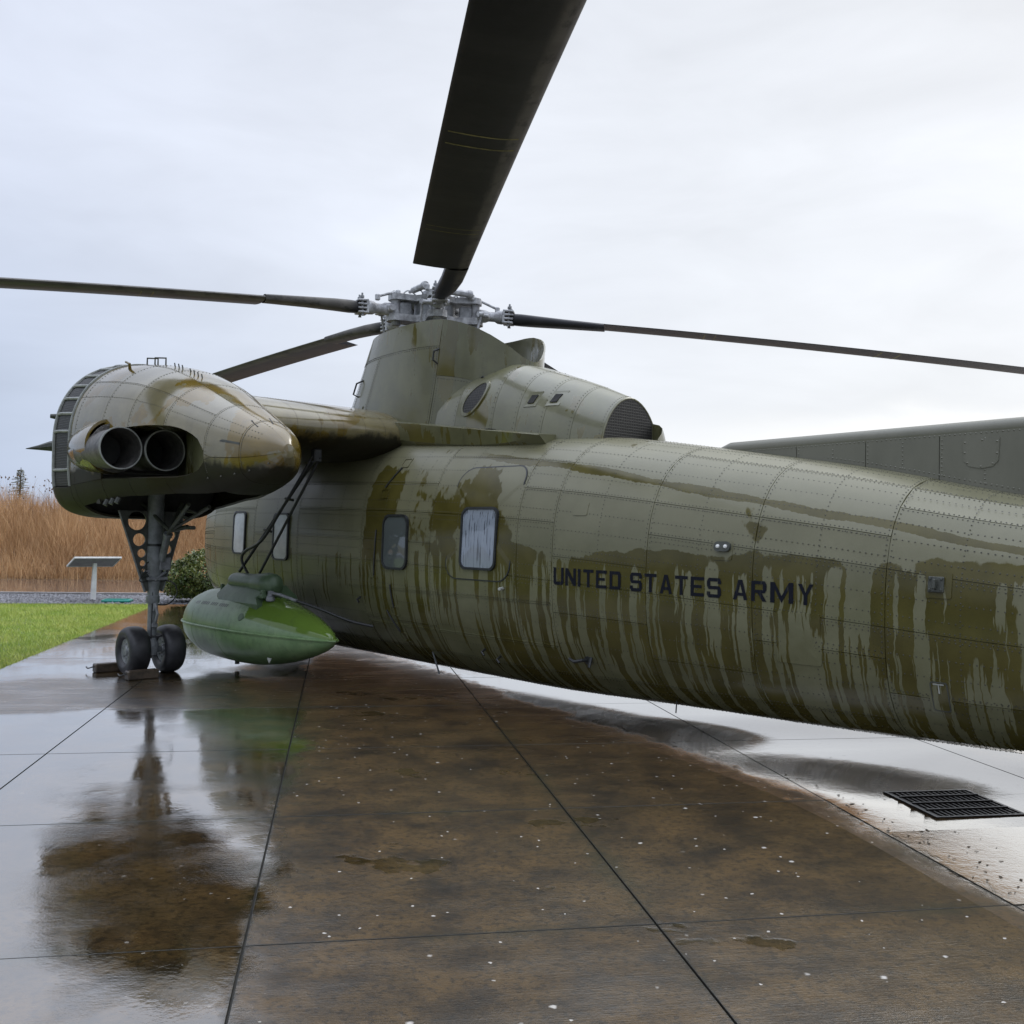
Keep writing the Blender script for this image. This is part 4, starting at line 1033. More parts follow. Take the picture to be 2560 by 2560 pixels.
# wing -----------------------------------------------------------------
wing = empty('wing'); wing.parent = heli
def wing_sec(y, n=36):
    """thick blunt section: x from leading edge to rear"""
    P_ = []; xl, xr = -2.1, .52; zc = 3.0; 
    for k in range(n):
        a = 2 * math.pi * k / n; c_, s_ = math.cos(a), math.sin(a)
        ex = 2 / 2.7
        x = (xl + xr) / 2 + (xr - xl) / 2 * math.copysign(abs(c_) ** ex, c_)
        top, bot = .36, .34
        z = zc + math.copysign(abs(s_) ** (2 / 2.1), s_) * (top if s_ > 0 else bot)
        z -= .10 * (x + 2.1) / 2.62 - .02
        P_.append((x, y, z + .0 * y))
    return P_
WY = [-2.7, -2.28, -1.98, -1.68, -1.38, -1.1, -.7]
for i in range(len(WY) - 1):
    Y = (WY[i] + .002, WY[i + 1] - .002); V = []
    for y in Y: V += wing_sec(y)
    obj('wing_panel', V, grid_faces(2, 36, True), M['paint_wing'], wing, angle=50)
V = []
for y in (-2.7, -.7): V += [tuple((-.79 + (p[0] + .79) * .994, p[1], 2.97 + (p[2] - 2.97) * .985)) for p in wing_sec(y)]
obj('wing_core', V, grid_faces(2, 36, True), M['dark'], wing)
V = []; F = []
for kk in (3, 7):
    for y in np.arange(-2.3, -1.05, .035):
        p_ = wing_sec(y)[kk]; dome(p_, (.6, 0, 1), .006, .004)
obj('rivets', V, F, M['rivet'], wing, kind='stuff')

# nacelle --------------------------------------------------------------
nac = empty('engine_nacelle'); nac.parent = heli
NX = np.array([-2.95, -2.85, -2.60, -2.25, -1.75, -1.2, -.6, 0, .5, .95, 1.25, 1.45, 1.54, 1.575])
N_W = np.array([.55, .72, .88, .965, .945, .903, .825, .712, .569, .425, .32, .225, .14, .05])
N_Y = np.full(14, -2.99)
N_T = np.array([3.30, 3.45, 3.66, 3.785, 3.73, 3.679, 3.575, 3.38, 3.154, 2.96, 2.83, 2.74, 2.67, 2.59])
N_B = np.array([2.10, 1.98, 1.88, 1.85, 1.85, 1.87, 1.92, 1.991, 2.064, 2.15, 2.22, 2.30, 2.38, 2.47])
xd = np.linspace(NX[0], NX[-1], 400)
def sm_(tab, sig=.09):
    y = np.interp(xd, NX, tab); dxx = xd[1] - xd[0]; k = int(4 * sig / dxx); g = np.exp(-.5 * (np.arange(-k, k + 1) * dxx / sig) ** 2); g /= g.sum()
    yp = np.concatenate([2 * y[0] - y[k:0:-1], y, 2 * y[-1] - y[-2:-k - 2:-1]]); return np.convolve(yp, g, 'valid')
nW, nY, nT, nB = sm_(N_W), sm_(N_Y), sm_(N_T), sm_(N_B)
def nac_pt(x, ph, off=0.):
    """ph: 0 crown, pi/2 port, pi keel, 3pi/2 starboard"""
    w_, yc, zt, zb = (float(np.interp(x, xd, q)) for q in (nW, nY, nT, nB))
    zc = zb + (zt - zb) * .47
    c_, s_ = math.cos(ph), math.sin(ph); nn = 2.2 if c_ >= 0 else float(np.interp(x, [-2.95, -2.6, -1.9, -.8, .4], [2.6, 4.6, 4.6, 3.6, 2.8]))
    return (x, yc - (w_ + off) * math.copysign(abs(s_) ** (2 / nn), s_), zc + math.copysign(abs(c_) ** (2 / nn), c_) * ((zt - zc if c_ > 0 else zc - zb) + off))
def nac_panel(x0, x1, p0, p1, off=0., name='nacelle_panel', mat=None, g=.0028, thick=.025):
    f0 = p0 if callable(p0) else (lambda x: p0); f1 = p1 if callable(p1) else (lambda x: p1)
    nx = max(3, int((x1 - x0) / .07)); npz = max(3, int((f1(x0) - f0(x0)) / .09))
    X = np.linspace(x0 + g, x1 - g, nx); V = []
    for o_ in (off, off - thick):
        for x in X:
            for p in np.linspace(f0(x) + g, f1(x) - g, npz): V.append(nac_pt(x, p, o_))
    n1 = nx * npz; F = grid_faces(nx, npz) + [tuple(i + n1 for i in f[::-1]) for f in grid_faces(nx, npz)]
    rim = [i * npz for i in range(nx)] + [(nx - 1) * npz + j for j in range(1, npz)] + [i * npz + npz - 1 for i in range(nx - 2, -1, -1)] + [j for j in range(npz - 2, 0, -1)]
    m = len(rim); F += [(rim[(k + 1) % m], rim[k], rim[k] + n1, rim[(k + 1) % m] + n1) for k in range(m)]
    return obj(name, V, F, mat or M['paint_nacelle'], nac, angle=45)
PI = math.pi
nxs = [-1.75, -1.62, -.98, -.45, .15, .75, 1.20, 1.572]
def ywall(x): return -3.12 - .295 * (x + .45)
_PH = np.linspace(.6, 2.7, 211)
def pcs(x):
    a_, b_ = float(np.interp(x, [-.95, .75], [1.52, 1.22])), float(np.interp(x, [-.95, .75], [1.87, 2.10]))
    if x > .22:
        k = math.sqrt(max(0., 1 - ((x - .22) / .535) ** 2)); mid = (a_ + b_) / 2; a_, b_ = mid - (mid - a_) * k - .005, mid + (b_ - mid) * k + .005
    return a_, b_
def pc0(x): return pcs(x)[0]          # roof and floor of the exhaust alcove
def pc1(x): return pcs(x)[1]
def pB(x): return float(np.interp(x, [-1.62, -1.2, -.6, .2, .75, 1.0], [2.34, 2.28, 2.28, 2.45, 2.75, 2.8]))
for i in range(len(nxs) - 1):
    x0, x1 = nxs[i], nxs[i + 1]
    crown = [(-.95, -.32), (-.32, .30), (.30, .80), (.80, pc0)] if i < 5 else [(-.95, .30), (.30, pc0)]
    for p0, p1 in crown: nac_panel(x0, x1, p0, p1)
    if i < 2 or i > 4: nac_panel(x0, x1, pc0, pc1)
    if i < 1: nac_panel(x0, x1, pc1, 2.75); nac_panel(x0, x1, 2.75, 4.2)
    elif i < 5: nac_panel(x0, x1, pc1, pB); nac_panel(x0, x1, (lambda x: 2 * PI - min(pB(x), 2.45)), 4.2)
    else: nac_panel(x0, x1, pc1, 4.2)
    nac_panel(x0, x1, 4.2, 2 * PI - .95)
# alcove wall: skin sliced flat behind the exhausts, with roof and floor strips
X = np.linspace(-.98, .748, 48); V = []; npw = 16
for x in X:
    ps = np.linspace(pc0(x), pc1(x), npw); a_ = Vector(nac_pt(x, ps[0])); z_ = Vector(nac_pt(x, ps[-1]))
    V.append(a_)
    for p in ps:
        q = Vector(nac_pt(x, p)); q.y = max(q.y, ywall(x)); V.append(q)
    V.append(z_)
wall = obj('exhaust_alcove', V, grid_faces(48, npw + 2), M['paint_pylon'], nac, angle=20)
V = [nac_pt(1.57, p) for p in np.linspace(0, 2 * PI, 24, endpoint=False)]; cxx = sum((Vector(v) for v in V), Vector()) / 24
obj('tail_cap', V + [cxx + Vector((.02, 0, 0))], [(k, (k + 1) % 24, 24) for k in range(24)], M['paint_nacelle'], nac, angle=80)
# front: intake ring with screens
nseg = 15; ph0, ph1 = -1.15, 1.88
for k in range(nseg):
    a0 = ph0 + (ph1 - ph0) * k / nseg; a1 = ph0 + (ph1 - ph0) * (k + 1) / nseg
    V = [nac_pt(x, p, -.012) for x in np.linspace(-2.25, -1.765, 5) for p in np.linspace(a0 + .008, a1 - .008, 4)]
    obj('screen_pane', V, grid_faces(5, 4), M['screen'], nac)
    m_ = MB().tube([nac_pt(x, a0, -.002) for x in np.linspace(-2.26, -1.755, 6)], .018, 6); m_.build('screen_bar', M['rail'], nac)
for x in (-2.262, -1.755):
    MB().tube([nac_pt(x, p, -.002) for p in np.linspace(ph0, ph1, 40)], .02, 6).build('screen_rail', M['rail'], nac)
nac_panel(-2.26, -1.752, ph1 + .01, 2.75); nac_panel(-2.26, -1.752, 2.75, 2 * PI + ph0)
V = []
for x in (-2.262, -2.4, -2.6, -2.75, -2.86, -2.93, -2.95):
    for p in np.linspace(0, 2 * PI, 48, endpoint=False): V.append(nac_pt(x, p))
obj('nacelle_nose', V, grid_faces(7, 48, True) + [tuple(6 * 48 + k for k in range(48))[::-1]], M['paint_nacelle'], nac, angle=50)
# inner dark liner
V = []
lx = np.linspace(-2.4, 1.4, 36)
for x in lx:
    for p in np.linspace(0, 2 * PI, 44, endpoint=False):
        q = Vector(nac_pt(x, p, -.06 if x < 1.0 else -.03))
        if -1.2 < x < .9: q.y = max(q.y, ywall(x) + .05)
        if -1.65 < x < .75 and q.z < 2.38: q.z = 2.38                         # gear bay roof
        V.append(q)
obj('bay_liner', V, grid_faces(36, 44, True), M['dark'], nac, smooth=False)
# exhausts
def exhaust(y, z, x0, x1, r_):
    m_ = MB(); m_.lathe([(x0, r_ * .86), (x1 - .1, r_ * .97), (x1, r_), (x1, r_ - .012), (x1 - .12, r_ - .02), (x0 + .05, r_ * .8)], (0, y, z), (1, 0, 0), 40)
    o = m_.build('exhaust_pipe', M['steel'], nac)
    MB().lathe([(0, r_ * .8), (.02, r_ * .8)], (x1 - .5, y, z), (1, 0, 0), 24).build('exhaust_throat', M['dark'], nac)
    MB().lathe([(x1 - .012, r_ + .004), (x1 + .004, r_ + .003), (x1 + .004, r_ - .010), (x1 - .012, r_ - .010)], (0, y, z), (1, 0, 0), 40, closed=True).build('pipe_lip', M['rail'], nac)
    return o
exhaust(-3.85, 2.595, -1.3, -.42, .225); exhaust(-3.385, 2.60, -1.2, -.38, .222)
# sleeve fairing round the outer pipe
V = []
SX = [(-1.80, .13, -3.80), (-1.64, .215, -3.785), (-1.42, .26, -3.775), (-1.22, .28, -3.77), (-1.05, .29, -3.77), (-.90, .29, -3.77)]
for (x, r_, y) in SX:
    for a in np.linspace(0, 2 * PI, 32, endpoint=False): V.append((x, y + r_ * math.cos(a), 2.64 + r_ * 1.06 * math.sin(a)))
n0 = len(V)
for (x, r_, y) in reversed(SX[-3:]):
    for a in np.linspace(0, 2 * PI, 32, endpoint=False): V.append((x, y + (r_ - .03) * math.cos(a), 2.64 + (r_ - .03) * 1.06 * math.sin(a)))
obj('exhaust_fairing', V, grid_faces(9, 32, True, True), M['paint_nacelle'], nac, angle=50)
V = []; F = []
for k in range(26):
    a = 2 * PI * k / 26; dome((-.80, -3.765 + .243 * math.cos(a), 2.62 + .25 * math.sin(a)), (1, 0, 0), .010, .008)
obj('collar_bolts', V, F, M['steel'], nac, kind='stuff')
MB().lathe([(-.82, .272), (-.80, .272), (-.80, .215), (-.82, .215)], (0, -3.765, 2.62), (1, 0, 0), 32, closed=True).build('exhaust_collar', M['steel'], nac)
# two round ports in the alcove wall
for (x, z) in ((.13, 2.80), (.02, 2.29)):
    c = Vector((x, ywall(x) - .004, z)); nr = Vector((-.29, -1, 0)).normalized(); tx = Vector((1, -.29, 0)).normalized()
    V = [c + tx * .13 * k_ * math.cos(a) + Vector((0, 0, .052 * k_ * math.sin(a))) + nr * o_ for (k_, o_) in ((1.25, 0), (1.2, .012), (1, .012), (1, .004)) for a in np.linspace(0, 2 * PI, 20, endpoint=False)]
    obj('port_rim', V, grid_faces(4, 20, True), M['paint_nacelle'], nac)
    V = [c + tx * .13 * math.cos(a) + Vector((0, 0, .052 * math.sin(a))) + nr * .006 for a in np.linspace(0, 2 * PI, 20, endpoint=False)]
    obj('port_hole', V, [tuple(range(20))], M['dark'], nac, smooth=False)
# top handles, clips, slot, latch, vane
for cx in (-1.75, -1.52):
    a = Vector(nac_pt(cx, .05)); b_ = Vector(nac_pt(cx + .17, .0))
    MB().tube([a, a + Vector((0, 0, .09)), b_ + Vector((0, 0, .09)), b_], .010, 7).build('grab_handle', M['gear_dark'], nac)
for (cx, ph) in ((-.72, .16), (-.62, .16), (-.53, .16), (-.34, .16), (-.25, .16), (-.16, .16), (-.07, .16)):
    a = Vector(nac_pt(cx, ph)); MB().tube([a, a + Vector((0, -.01, .045))], .007, 5).build('clip', M['gear_dark'], nac)
a = Vector(nac_pt(-1.25, .50)); m_ = MB().tube([a, a + Vector((.03, -.02, .06)), a + Vector((-.03, -.04, .085))], [.02, .017, .013], 7); m_.build('drain_spout', M['paint_nacelle'], nac)
V = [nac_pt(x, p, o_) for (x, p, o_) in ((1.14, -.05, .004), (1.30, .05, .004), (1.28, .62, .004), (1.14, .50, .004))]
obj('cooling_slot', V, [(0, 1, 2, 3)], M['dark'], nac, smooth=False)
V = [nac_pt(x, p, o_) for o_ in (.0, .006) for (x, p) in ((.95, 1.38), (1.20, 1.38), (1.20, 1.33), (.98, 1.33))]
obj('latch_plate', V, [(4, 5, 6, 7), (0, 4, 7, 3), (0, 1, 5, 4), (1, 2, 6, 5), (2, 3, 7, 6)], M['gear_dark'], nac, smooth=False)
V = []; F = []
for x in nxs[1:-1]:
    for p in np.arange(-.8, 2.0, .045):
        if pc0(x) < p < pc1(x) and -1.1 < x < .8: continue
        q = nac_pt(x + .02, p); dome(q, Vector(nac_pt(x + .02, p, .1)) - Vector(q), .0072, .005)
for p in (-.30, .28, .82, 1.06):
    for x in np.arange(-1.7, 1.4, .038):
        q = nac_pt(x, p); dome(q, Vector(nac_pt(x, p, .1)) - Vector(q), .0072, .005)
for x in np.arange(.75, 1.5, .18):
    q = nac_pt(x, 2.15); dome(q, Vector(nac_pt(x, 2.15, .1)) - Vector(q), .014, .02)
obj('rivets', V, F, M['rivet'], nac, kind='stuff')
# lower steps: small bracket and drain stubs under the side
m_ = MB(); a = Vector(nac_pt(-1.25, 2.28)); m_.prism([(0, 0), (.12, .0), (.02, .16)], -.01, .01, lambda u, v, w_: (a.x + u, a.y + w_, a.z + v - .02)); m_.build('bracket', M['paint_nacelle'], nac, smooth=False)
for cx in (-1.02, -.90, -.78):
    a = Vector(nac_pt(cx, 2.28)); MB().tube([a, a + Vector((0, -.03, -.06))], .028, 8).build('drain_stub', M['gear_dark'], nac)
# pitot fin and knob at the front
MB().tube([(-2.35, -3.86, 2.72), (-2.42, -3.93, 2.71), (-2.50, -4.04, 2.69), (-2.55, -4.17, 2.67)], [.07, .06, .03, .004], 8).build('intake_vane', M['gear_dark'], nac)
MB().tube([(-2.40, -3.80, 3.07), (-2.46, -3.93, 3.08)], [.045, .025], 8).build('intake_vane', M['gear_dark'], nac)
MB().lathe([(-.03, .15), (.03, .17), (.05, .13)], (-2.38, -3.83, 2.88), (-.3, -1, 0), 14).build('vane_housing', M['gear_dark'], nac)

# main landing gear -------------------------------------------------------
lg = empty('main_landing_gear'); lg.parent = heli; lg.location = (-1.58, -2.98, 0)
ty_R, ty_w = .290, .125
m_ = MB(); prof_ = []
for k in range(22):
    a = 2 * PI * k / 22; c_, s_ = math.cos(a), math.sin(a)
    prof_.append((ty_w * math.copysign(abs(c_) ** .75, c_), .212 + .078 * math.copysign(abs(s_) ** .8, s_)))
m_.lathe(prof_, (0, 0, 0), (0, 1, 0), 40, closed=True)
for gy in (-.045, 0, .045): pass
tyre = mesh('tyre', m_.V, m_.F, M['rubber'], angle=60)
m_ = MB().lathe([(-.10, .0), (-.10, .05), (-.085, .06), (-.075, .11), (-.085, .15), (-.10, .165), (-.105, .175), (-.06, .178), (.06, .178), (.105, .175), (.10, .165), (.085, .15), (.075, .11), (.085, .06), (.10, .05), (.10, 0)], (0, 0, 0), (0, 1, 0), 28)
for k in range(8):
    a = 2 * PI * k / 8
    for s_ in (-1, 1): m_.lathe([(0, .012), (.012, .01), (.014, 0)], (.085 * math.cos(a), s_ * .078, .085 * math.sin(a)), (0, s_, 0), 6)
rimm = mesh('wheel_rim', m_.V, m_.F, M['rim'], angle=30)
for s_ in (-1, 1):
    link('tyre', tyre, lg, (0, s_ * .215, .283)); link('wheel_rim', rimm, lg, (0, s_ * .215, .283))
MB().tube([(0, -.30, .283), (0, .30, .283)], .035, 12).build('axle', M['gear'], lg)
m_ = MB(); m_.lathe([(.22, .065), (.30, .085), (.36, .085), (.40, .06), (.44, .055), (.86, .055)], (0, 0, 0), (.02, 0, 1), 20); m_.build('piston', M['gear'], lg)
m_ = MB(); m_.lathe([(.84, .07), (.86, .078), (.93, .078), (.94, .066), (1.0, .068), (1.08, .078), (1.10, .082), (1.12, .07), (1.16, .08), (1.30, .095), (1.42, .10), (1.52, .095), (1.54, .092), (2.35, .10)], (0, 0, 0), (.02, 0, 1), 24); m_.build('strut_cylinder', M['gear'], lg)
m_ = MB(); m_.box((.09, 0, .80), (.05, .05, .10), bev=.008); m_.tube([(.10, 0, .84), (.16, 0, .72), (.10, 0, .60)], .018, 8); m_.box((.08, 0, .58), (.06, .07, .05), bev=.008); m_.build('torque_link', M['alu_dark'], lg)
m_ = MB(); m_.box((.06, .02, 1.14), (.10, .24, .04), bev=.006); m_.box((.05, -.06, 1.2), (.05, .05, .10), Matrix.Rotation(.5, 4, 'X'), .006); m_.tube([(.08, .12, 1.22), (.10, -.02, 1.12)], .018, 8); m_.box((.10, .1, 1.32), (.05, .14, .16), bev=.01); m_.build('scissor_bracket', M['alu_dark'], lg)
# perforated side doors
def door_fn(s_): return lambda u, v, w_: (.03 + w_ - .015, s_ * u, v - .07)
V, F = plate_with_holes([(.075, 1.06), (.10, 1.06), (.19, 1.30), (.30, 1.62), (.44, 2.02), (.08, 2.02)], [(.225, 1.90, .112, .112), (.195, 1.675, .076, .076), (.162, 1.515, .052, .052), (.146, 1.395, .036, .036), (.135, 1.31, .022, .022)], .03, door_fn(-1))
obj('perforated_door', V, F, M['gear_dark'], lg, smooth=False)
V, F = plate_with_holes([(.075, 1.06), (.10, 1.06), (.17, 1.30), (.26, 1.62), (.36, 2.02), (.08, 2.02)], [(.185, 1.73, .065, .07), (.155, 1.56, .05, .058), (.135, 1.42, .034, .038), (.125, 1.31, .02, .022)], .03, door_fn(1))
obj('perforated_door', V, F, M['gear_dark'], lg, smooth=False)
for s_, tp in ((-1, .44), (1, .36)):
    MB().tube([(.03, s_ * .105, .98), (.03, s_ * (.19 if s_ < 0 else .17), 1.23), (.03, s_ * tp, 1.95)], .016, 6).build('door_edge', M['gear'], lg)
# drag brace with its truss
m_ = MB(); m_.tube([(.10, .06, 1.36), (.34, .02, 1.66)], .042, 14); m_.tube([(.335, .022, 1.655), (.36, .02, 1.685)], .052, 14); m_.build('drag_brace', M['gear'], lg)
m_ = MB()
kx = Vector((.40, .02, 1.72))
for e in ((1.25, .10, 2.0), (1.20, -.12, 2.02), (-.15, -.10, 2.05), (.2, .25, 2.05)): m_.tube([kx, e], [.02, .024], 7)
m_.tube([(.35, .02, 1.66), kx, kx + Vector((.22, .12, .05))], .028, 8); m_.box(kx + Vector((.22, .14, .04)), (.20, .07, .045), bev=.01)
for k in range(3):
    t = .3 + .22 * k
    a = kx.lerp(Vector((1.25, .10, 2.0)), t); b_ = kx.lerp(Vector((.2, .25, 2.05)), t); m_.tube([a, b_], .010, 6); m_.tube([a, kx.lerp(Vector((1.20, -.12, 2.02)), t + .1)], .010, 6)
m_.build('brace_truss', M['gear_dark'], lg)
def hose(pts, r=.008, parent=None, n=7, mat=None, name='hose'):
    pts = [Vector(p) for p in pts]; out_ = []
    for i in range(len(pts) - 1):
        p0, p1, p2, p3 = pts[max(i - 1, 0)], pts[i], pts[i + 1], pts[min(i + 2, len(pts) - 1)]
        for k in range(5):
            t = k / 5; out_.append(.5 * ((2 * p1) + (p2 - p0) * t + (2 * p0 - 5 * p1 + 4 * p2 - p3) * t * t + (3 * p1 - p0 - 3 * p2 + p3) * t ** 3))
    out_.append(pts[-1]); return MB().tube(out_, r, n).build(name, mat or M['black'], parent)
hose([(.06, .10, 1.12), (.1, .22, 1.08), (.1, .26, .95), (.08, .16, .83), (.06, .0, .83)], .009, lg)
hose([(.06, -.06, 1.18), (.08, -.18, 1.15), (.08, -.13, 1.30), (.06, -.05, 1.36)], .007, lg)
hose([(.06, -.04, 1.15), (.1, -.14, 1.1), (.09, -.2, 1.13), (.08, -.1, 1.22)], .006, lg)
hose([(.07, -.03, 1.08), (.075, -.03, .92), (.075, -.035, .6), (.07, -.03, .42)], .006, lg)
MB().tube([(.06, -.12, .44), (.075, .12, .45)], .012, 6).build('brake_line', M['black'], lg)
m_ = MB().lathe([(1.53, .103), (1.56, .103)], (0, 0, 0), (.02, 0, 1), 20); m_.build('hose_clamp', M['black'], lg)
MB().tube([(.0, 0, .24), (0, 0, .18)], .016, 8).build('tow_lug', M['gear_dark'], lg)

# rotor ----------------------------------------------------------------------
HZ = 4.62
AZ = [-34.0, 40.5, 110.0, 182.0, 253.5]
TILT = [.012, -.085, -.095, -.035, -.042]
PITCH = [0, 6.5, 0, 0, -3]
blade_r0 = 1.02
def bz(r_): return -.0032 * max(0, r_ - 1.2) ** 2
V = []; UV = []
def af(t): # thickness of section over chord fraction t (0 = LE)
    return .6 * .12 * 5 * (.2969 * math.sqrt(max(t, 0)) - .126 * t - .3516 * t * t + .2843 * t ** 3 - .1015 * t ** 4)
def airfoil(r_, yle, yte, thick=1., n=13):
    c_ = yle - yte; up_ = []; lo = []
    for k in range(n):
        t = (1 - math.cos(PI * k / (n - 1))) / 2; th_ = max(af(t) * thick, .003)
        up_.append((r_, yle - c_ * t, bz(r_) + th_)); lo.append((r_, yle - c_ * t, bz(r_) - th_))
    return up_ + lo[::-1][1:-1]
rs = np.concatenate([[2.228, 2.232], np.linspace(2.5, 10.9, 26), [10.97]])
V = []
for r_ in rs: V += airfoil(r_, .205, -.405)
nc = 24
F = grid_faces(len(rs), nc, True) + [tuple(range(nc))[::-1], tuple((len(rs) - 1) * nc + k for k in range(nc))]
o = len(V)
sp_ = [(blade_r0, .06, -.07, .075), (1.15, .10, -.09, .078), (1.35, .16, -.075, .072), (1.7, .195, -.06, .06), (2.225, .204, -.055, .048)]
for (r_, yl, yt, th_) in sp_:
    for k in range(16):
        a = 2 * PI * k / 16; c_, s_ = math.cos(a), math.sin(a)
        V.append((r_, (yl + yt) / 2 + (yl - yt) / 2 * math.copysign(abs(c_) ** .7, c_), bz(r_) + th_ * math.copysign(abs(s_) ** .7, s_)))
F += [tuple(i + o for i in f) for f in grid_faces(len(sp_), 16, True)] + [tuple(o + k for k in range(16))[::-1]]
blade_me = mesh('rotor_blade', V, F, M['blade'], angle=40)
def stripe_me(r0, r1):
    V = []
    for r_ in (r0, r1):
        for k in range(1, 12):
            t = k / 12; V.append((r_, .205 - .61 * t, bz(r_) - af(t) - .0012))
    return mesh('marking_stripe', V, grid_faces(2, 11), M['yellow'], smooth=False)
stripes = [stripe_me(3.47, 3.485), stripe_me(3.60, 3.612), stripe_me(5.58, 5.602), stripe_me(5.80, 5.82)]
for k in range(5):
    b_ = link('rotor_blade', blade_me, heli, (0, 0, HZ)); b_.rotation_euler = (R(PITCH[k]), -TILT[k], R(AZ[k]))
    for s_ in stripes: link('marking_stripe', s_, b_)

# hub
hub = empty('rotor_hub'); hub.parent = heli; hub.location = (0, 0, HZ)
def star(z, th_, ro, ri):
    pts = []
    for k in range(5):
        a = R(AZ[k])
        for da, rr in ((-.42, ri), (-.20, ro * .93), (-.09, ro), (.09, ro), (.20, ro * .93), (.42, ri)): pts.append((rr * math.cos(a + da), rr * math.sin(a + da)))
    m_ = MB().prism(pts, z, z + th_, lambda u, v, w_: (u, v, w_)); return m_
star(.10, .075, .62, .33).build('upper_plate', M['alu'], hub, angle=30)
star(-.17, .085, .64, .34).build('lower_plate', M['alu'], hub, angle=30)
MB().lathe([(-.45, .20), (-.17, .22), (-.16, .27), (.18, .26), (.20, .18), (.27, .16), (.30, .10), (.31, 0)], (0, 0, 0), (0, 0, 1), 28).build('mast_drum', M['alu_dark'], hub)
def hub_arm(k):
    """everything on one blade's arm, drawn for azimuth 0"""
    out_ = {}
    m_ = MB(); m_.lathe([(-.20, .05), (-.18, .062), (.19, .062), (.21, .05), (.235, .03)], (.53, 0, 0), (0, 0, 1), 14); out_['hinge_pin'] = (m_, 'alu')
    m_ = MB(); m_.box((.42, 0, -.03), (.16, .20, .24), bev=.02); out_['hinge_block'] = (m_, 'alu_dark')
    m_ = MB(); m_.lathe([(.57, .075), (.60, .085), (.68, .08), (.72, .062), (.80, .062), (.84, .085), (.90, .09), (.93, .075)], (0, 0, 0), (1, 0, 0), 18)
    m_.box((.62, 0, 0), (.10, .22, .09), bev=.02); m_.tube([(.62, -.14, 0), (.62, .14, 0)], .04, 12); out_['blade_sleeve'] = (m_, 'alu')
    m_ = MB()
    for z_ in (-.075, -.025, .025, .075): m_.box((.985, -.01, z_), (.13, .19, .024), bev=.006)
    m_.box((.925, -.01, 0), (.03, .19, .18), bev=.008); out_['blade_fork'] = (m_, 'alu')
    m_ = MB()
    for y_ in (-.065, .05): m_.lathe([(-.12, .024), (-.10, .016), (.10, .016), (.105, .026), (.13, .026), (.135, .014), (.165, .012)], (.99, y_, 0), (0, 0, 1), 8)
    out_['fork_bolts'] = (m_, 'alu_dark')
    m_ = MB(); m_.tube([(.50, .02, .215), (.52, .04, .235)], .03, 8); m_.tube([(.52, .03, .23), (.80, .10, .13)], .017, 8); m_.box((.81, .11, .115), (.06, .05, .08), bev=.01); m_.box((.51, .03, .225), (.06, .06, .05), bev=.01); out_['restrainer_rod'] = (m_, 'alu')
    m_ = MB(); m_.tube([(.46, -.17, .235), (.20, -.29, .235)], .042, 12); m_.tube([(.20, -.29, .235), (.10, -.33, .235)], .022, 8); m_.lathe([(0, .05), (.03, .055), (.06, .05)], (.45, -.175, .235), (.9, .42, 0), 12); m_.box((.5, -.13, .21), (.06, .06, .08), bev=.012); out_['lag_damper'] = (m_, 'alu')
    m_ = MB(); m_.box((.70, -.13, -.03), (.10, .14, .04), bev=.012); m_.tube([(.66, -.20, -.02), (.60, -.22, -.34)], .015, 8); m_.lathe([(-.03, .035), (.03, .035)], (.66, -.2, -.02), (1, 0, 0), 12); m_.lathe([(-.03, .035), (.03, .035)], (.60, -.22, -.34), (1, 0, 0), 12); out_['pitch_link'] = (m_, 'alu')
    return out_
parts = hub_arm(0); pm = {n_: mesh(n_, b_.V, b_.F, M[mt], angle=30) for n_, (b_, mt) in parts.items()}
for k in range(5):
    for n_, me_ in pm.items():
        o = link(n_, me_, hub); o.rotation_euler = (0, -TILT[k] * .8, R(AZ[k]))
MB().lathe([(-.02, .05), (.02, .05)], (.62, 0, 0), (0, 0, 1), 8)
c = Matrix.Rotation(R(AZ[4]), 4, 'Z')
m_ = MB().box(c @ Vector((.36, -.24, .21)), (.05, .06, .12), c, .006); m_.build('rusty_bracket', M['copper'], hub)
MB().lathe([(-.4, .42), (-.34, .45), (-.30, .42), (-.30, .2), (-.4, .2)], (0, 0, -.05), (0, 0, 1), 28, closed=True).build('swash_plate', M['alu_dark'], hub)
for k in range(7):
    a = R(20 + 51 * k); hose([(.2 * math.cos(a), .2 * math.sin(a), .2), (.34 * math.cos(a + .2), .34 * math.sin(a + .2), .28), (.44 * math.cos(a + .4), .44 * math.sin(a + .4), .19)], .009, hub, 6, M['alu_dark'], 'oil_line')

# ------------------------------------------------------------------ external fuel tank with its saddle, struts and hoses
TL, TCX, TY, TZ = 3.34, -.87, -1.93, .545
tk = empty('external_fuel_tank'); tag(tk, label='green teardrop external fuel tank slung beside the helicopter belly', cat='fuel tank')
def heli_w(p):
    a = AL - math.pi / 2; return Vector((-1.066 + p[0] * math.cos(a) - p[1] * math.sin(a), 12.59 + p[0] * math.sin(a) + p[1] * math.cos(a), p[2]))
tk.location = heli_w((TCX, TY, TZ)); tk.rotation_euler = (0, 0, AL - math.pi / 2)
prof_t = [(-1.88, .0), (-1.87, .09), (-1.82, .19), (-1.72, .285), (-1.55, .36), (-1.3, .415), (-1.0, .442), (-.6, .45), (-.2, .45), (.2, .43), (.6, .385), (1.0, .315), (1.35, .235), (1.62, .155), (1.78, .095), (1.86, .04), (1.88, 0)]
KT = TL / 3.76
prof_t = [(h * KT, r_) for h, r_ in prof_t]
hx = KT * np.sort(np.concatenate([np.linspace(-1.8799, 1.88, 60), [-1.87, -1.85, 1.87, 1.85]]))
m_ = MB().lathe([(float(h), float(np.interp(h, [p[0] for p in prof_t], [p[1] for p in prof_t]))) for h in hx], (0, 0, 0), (1, 0, 0), 40)
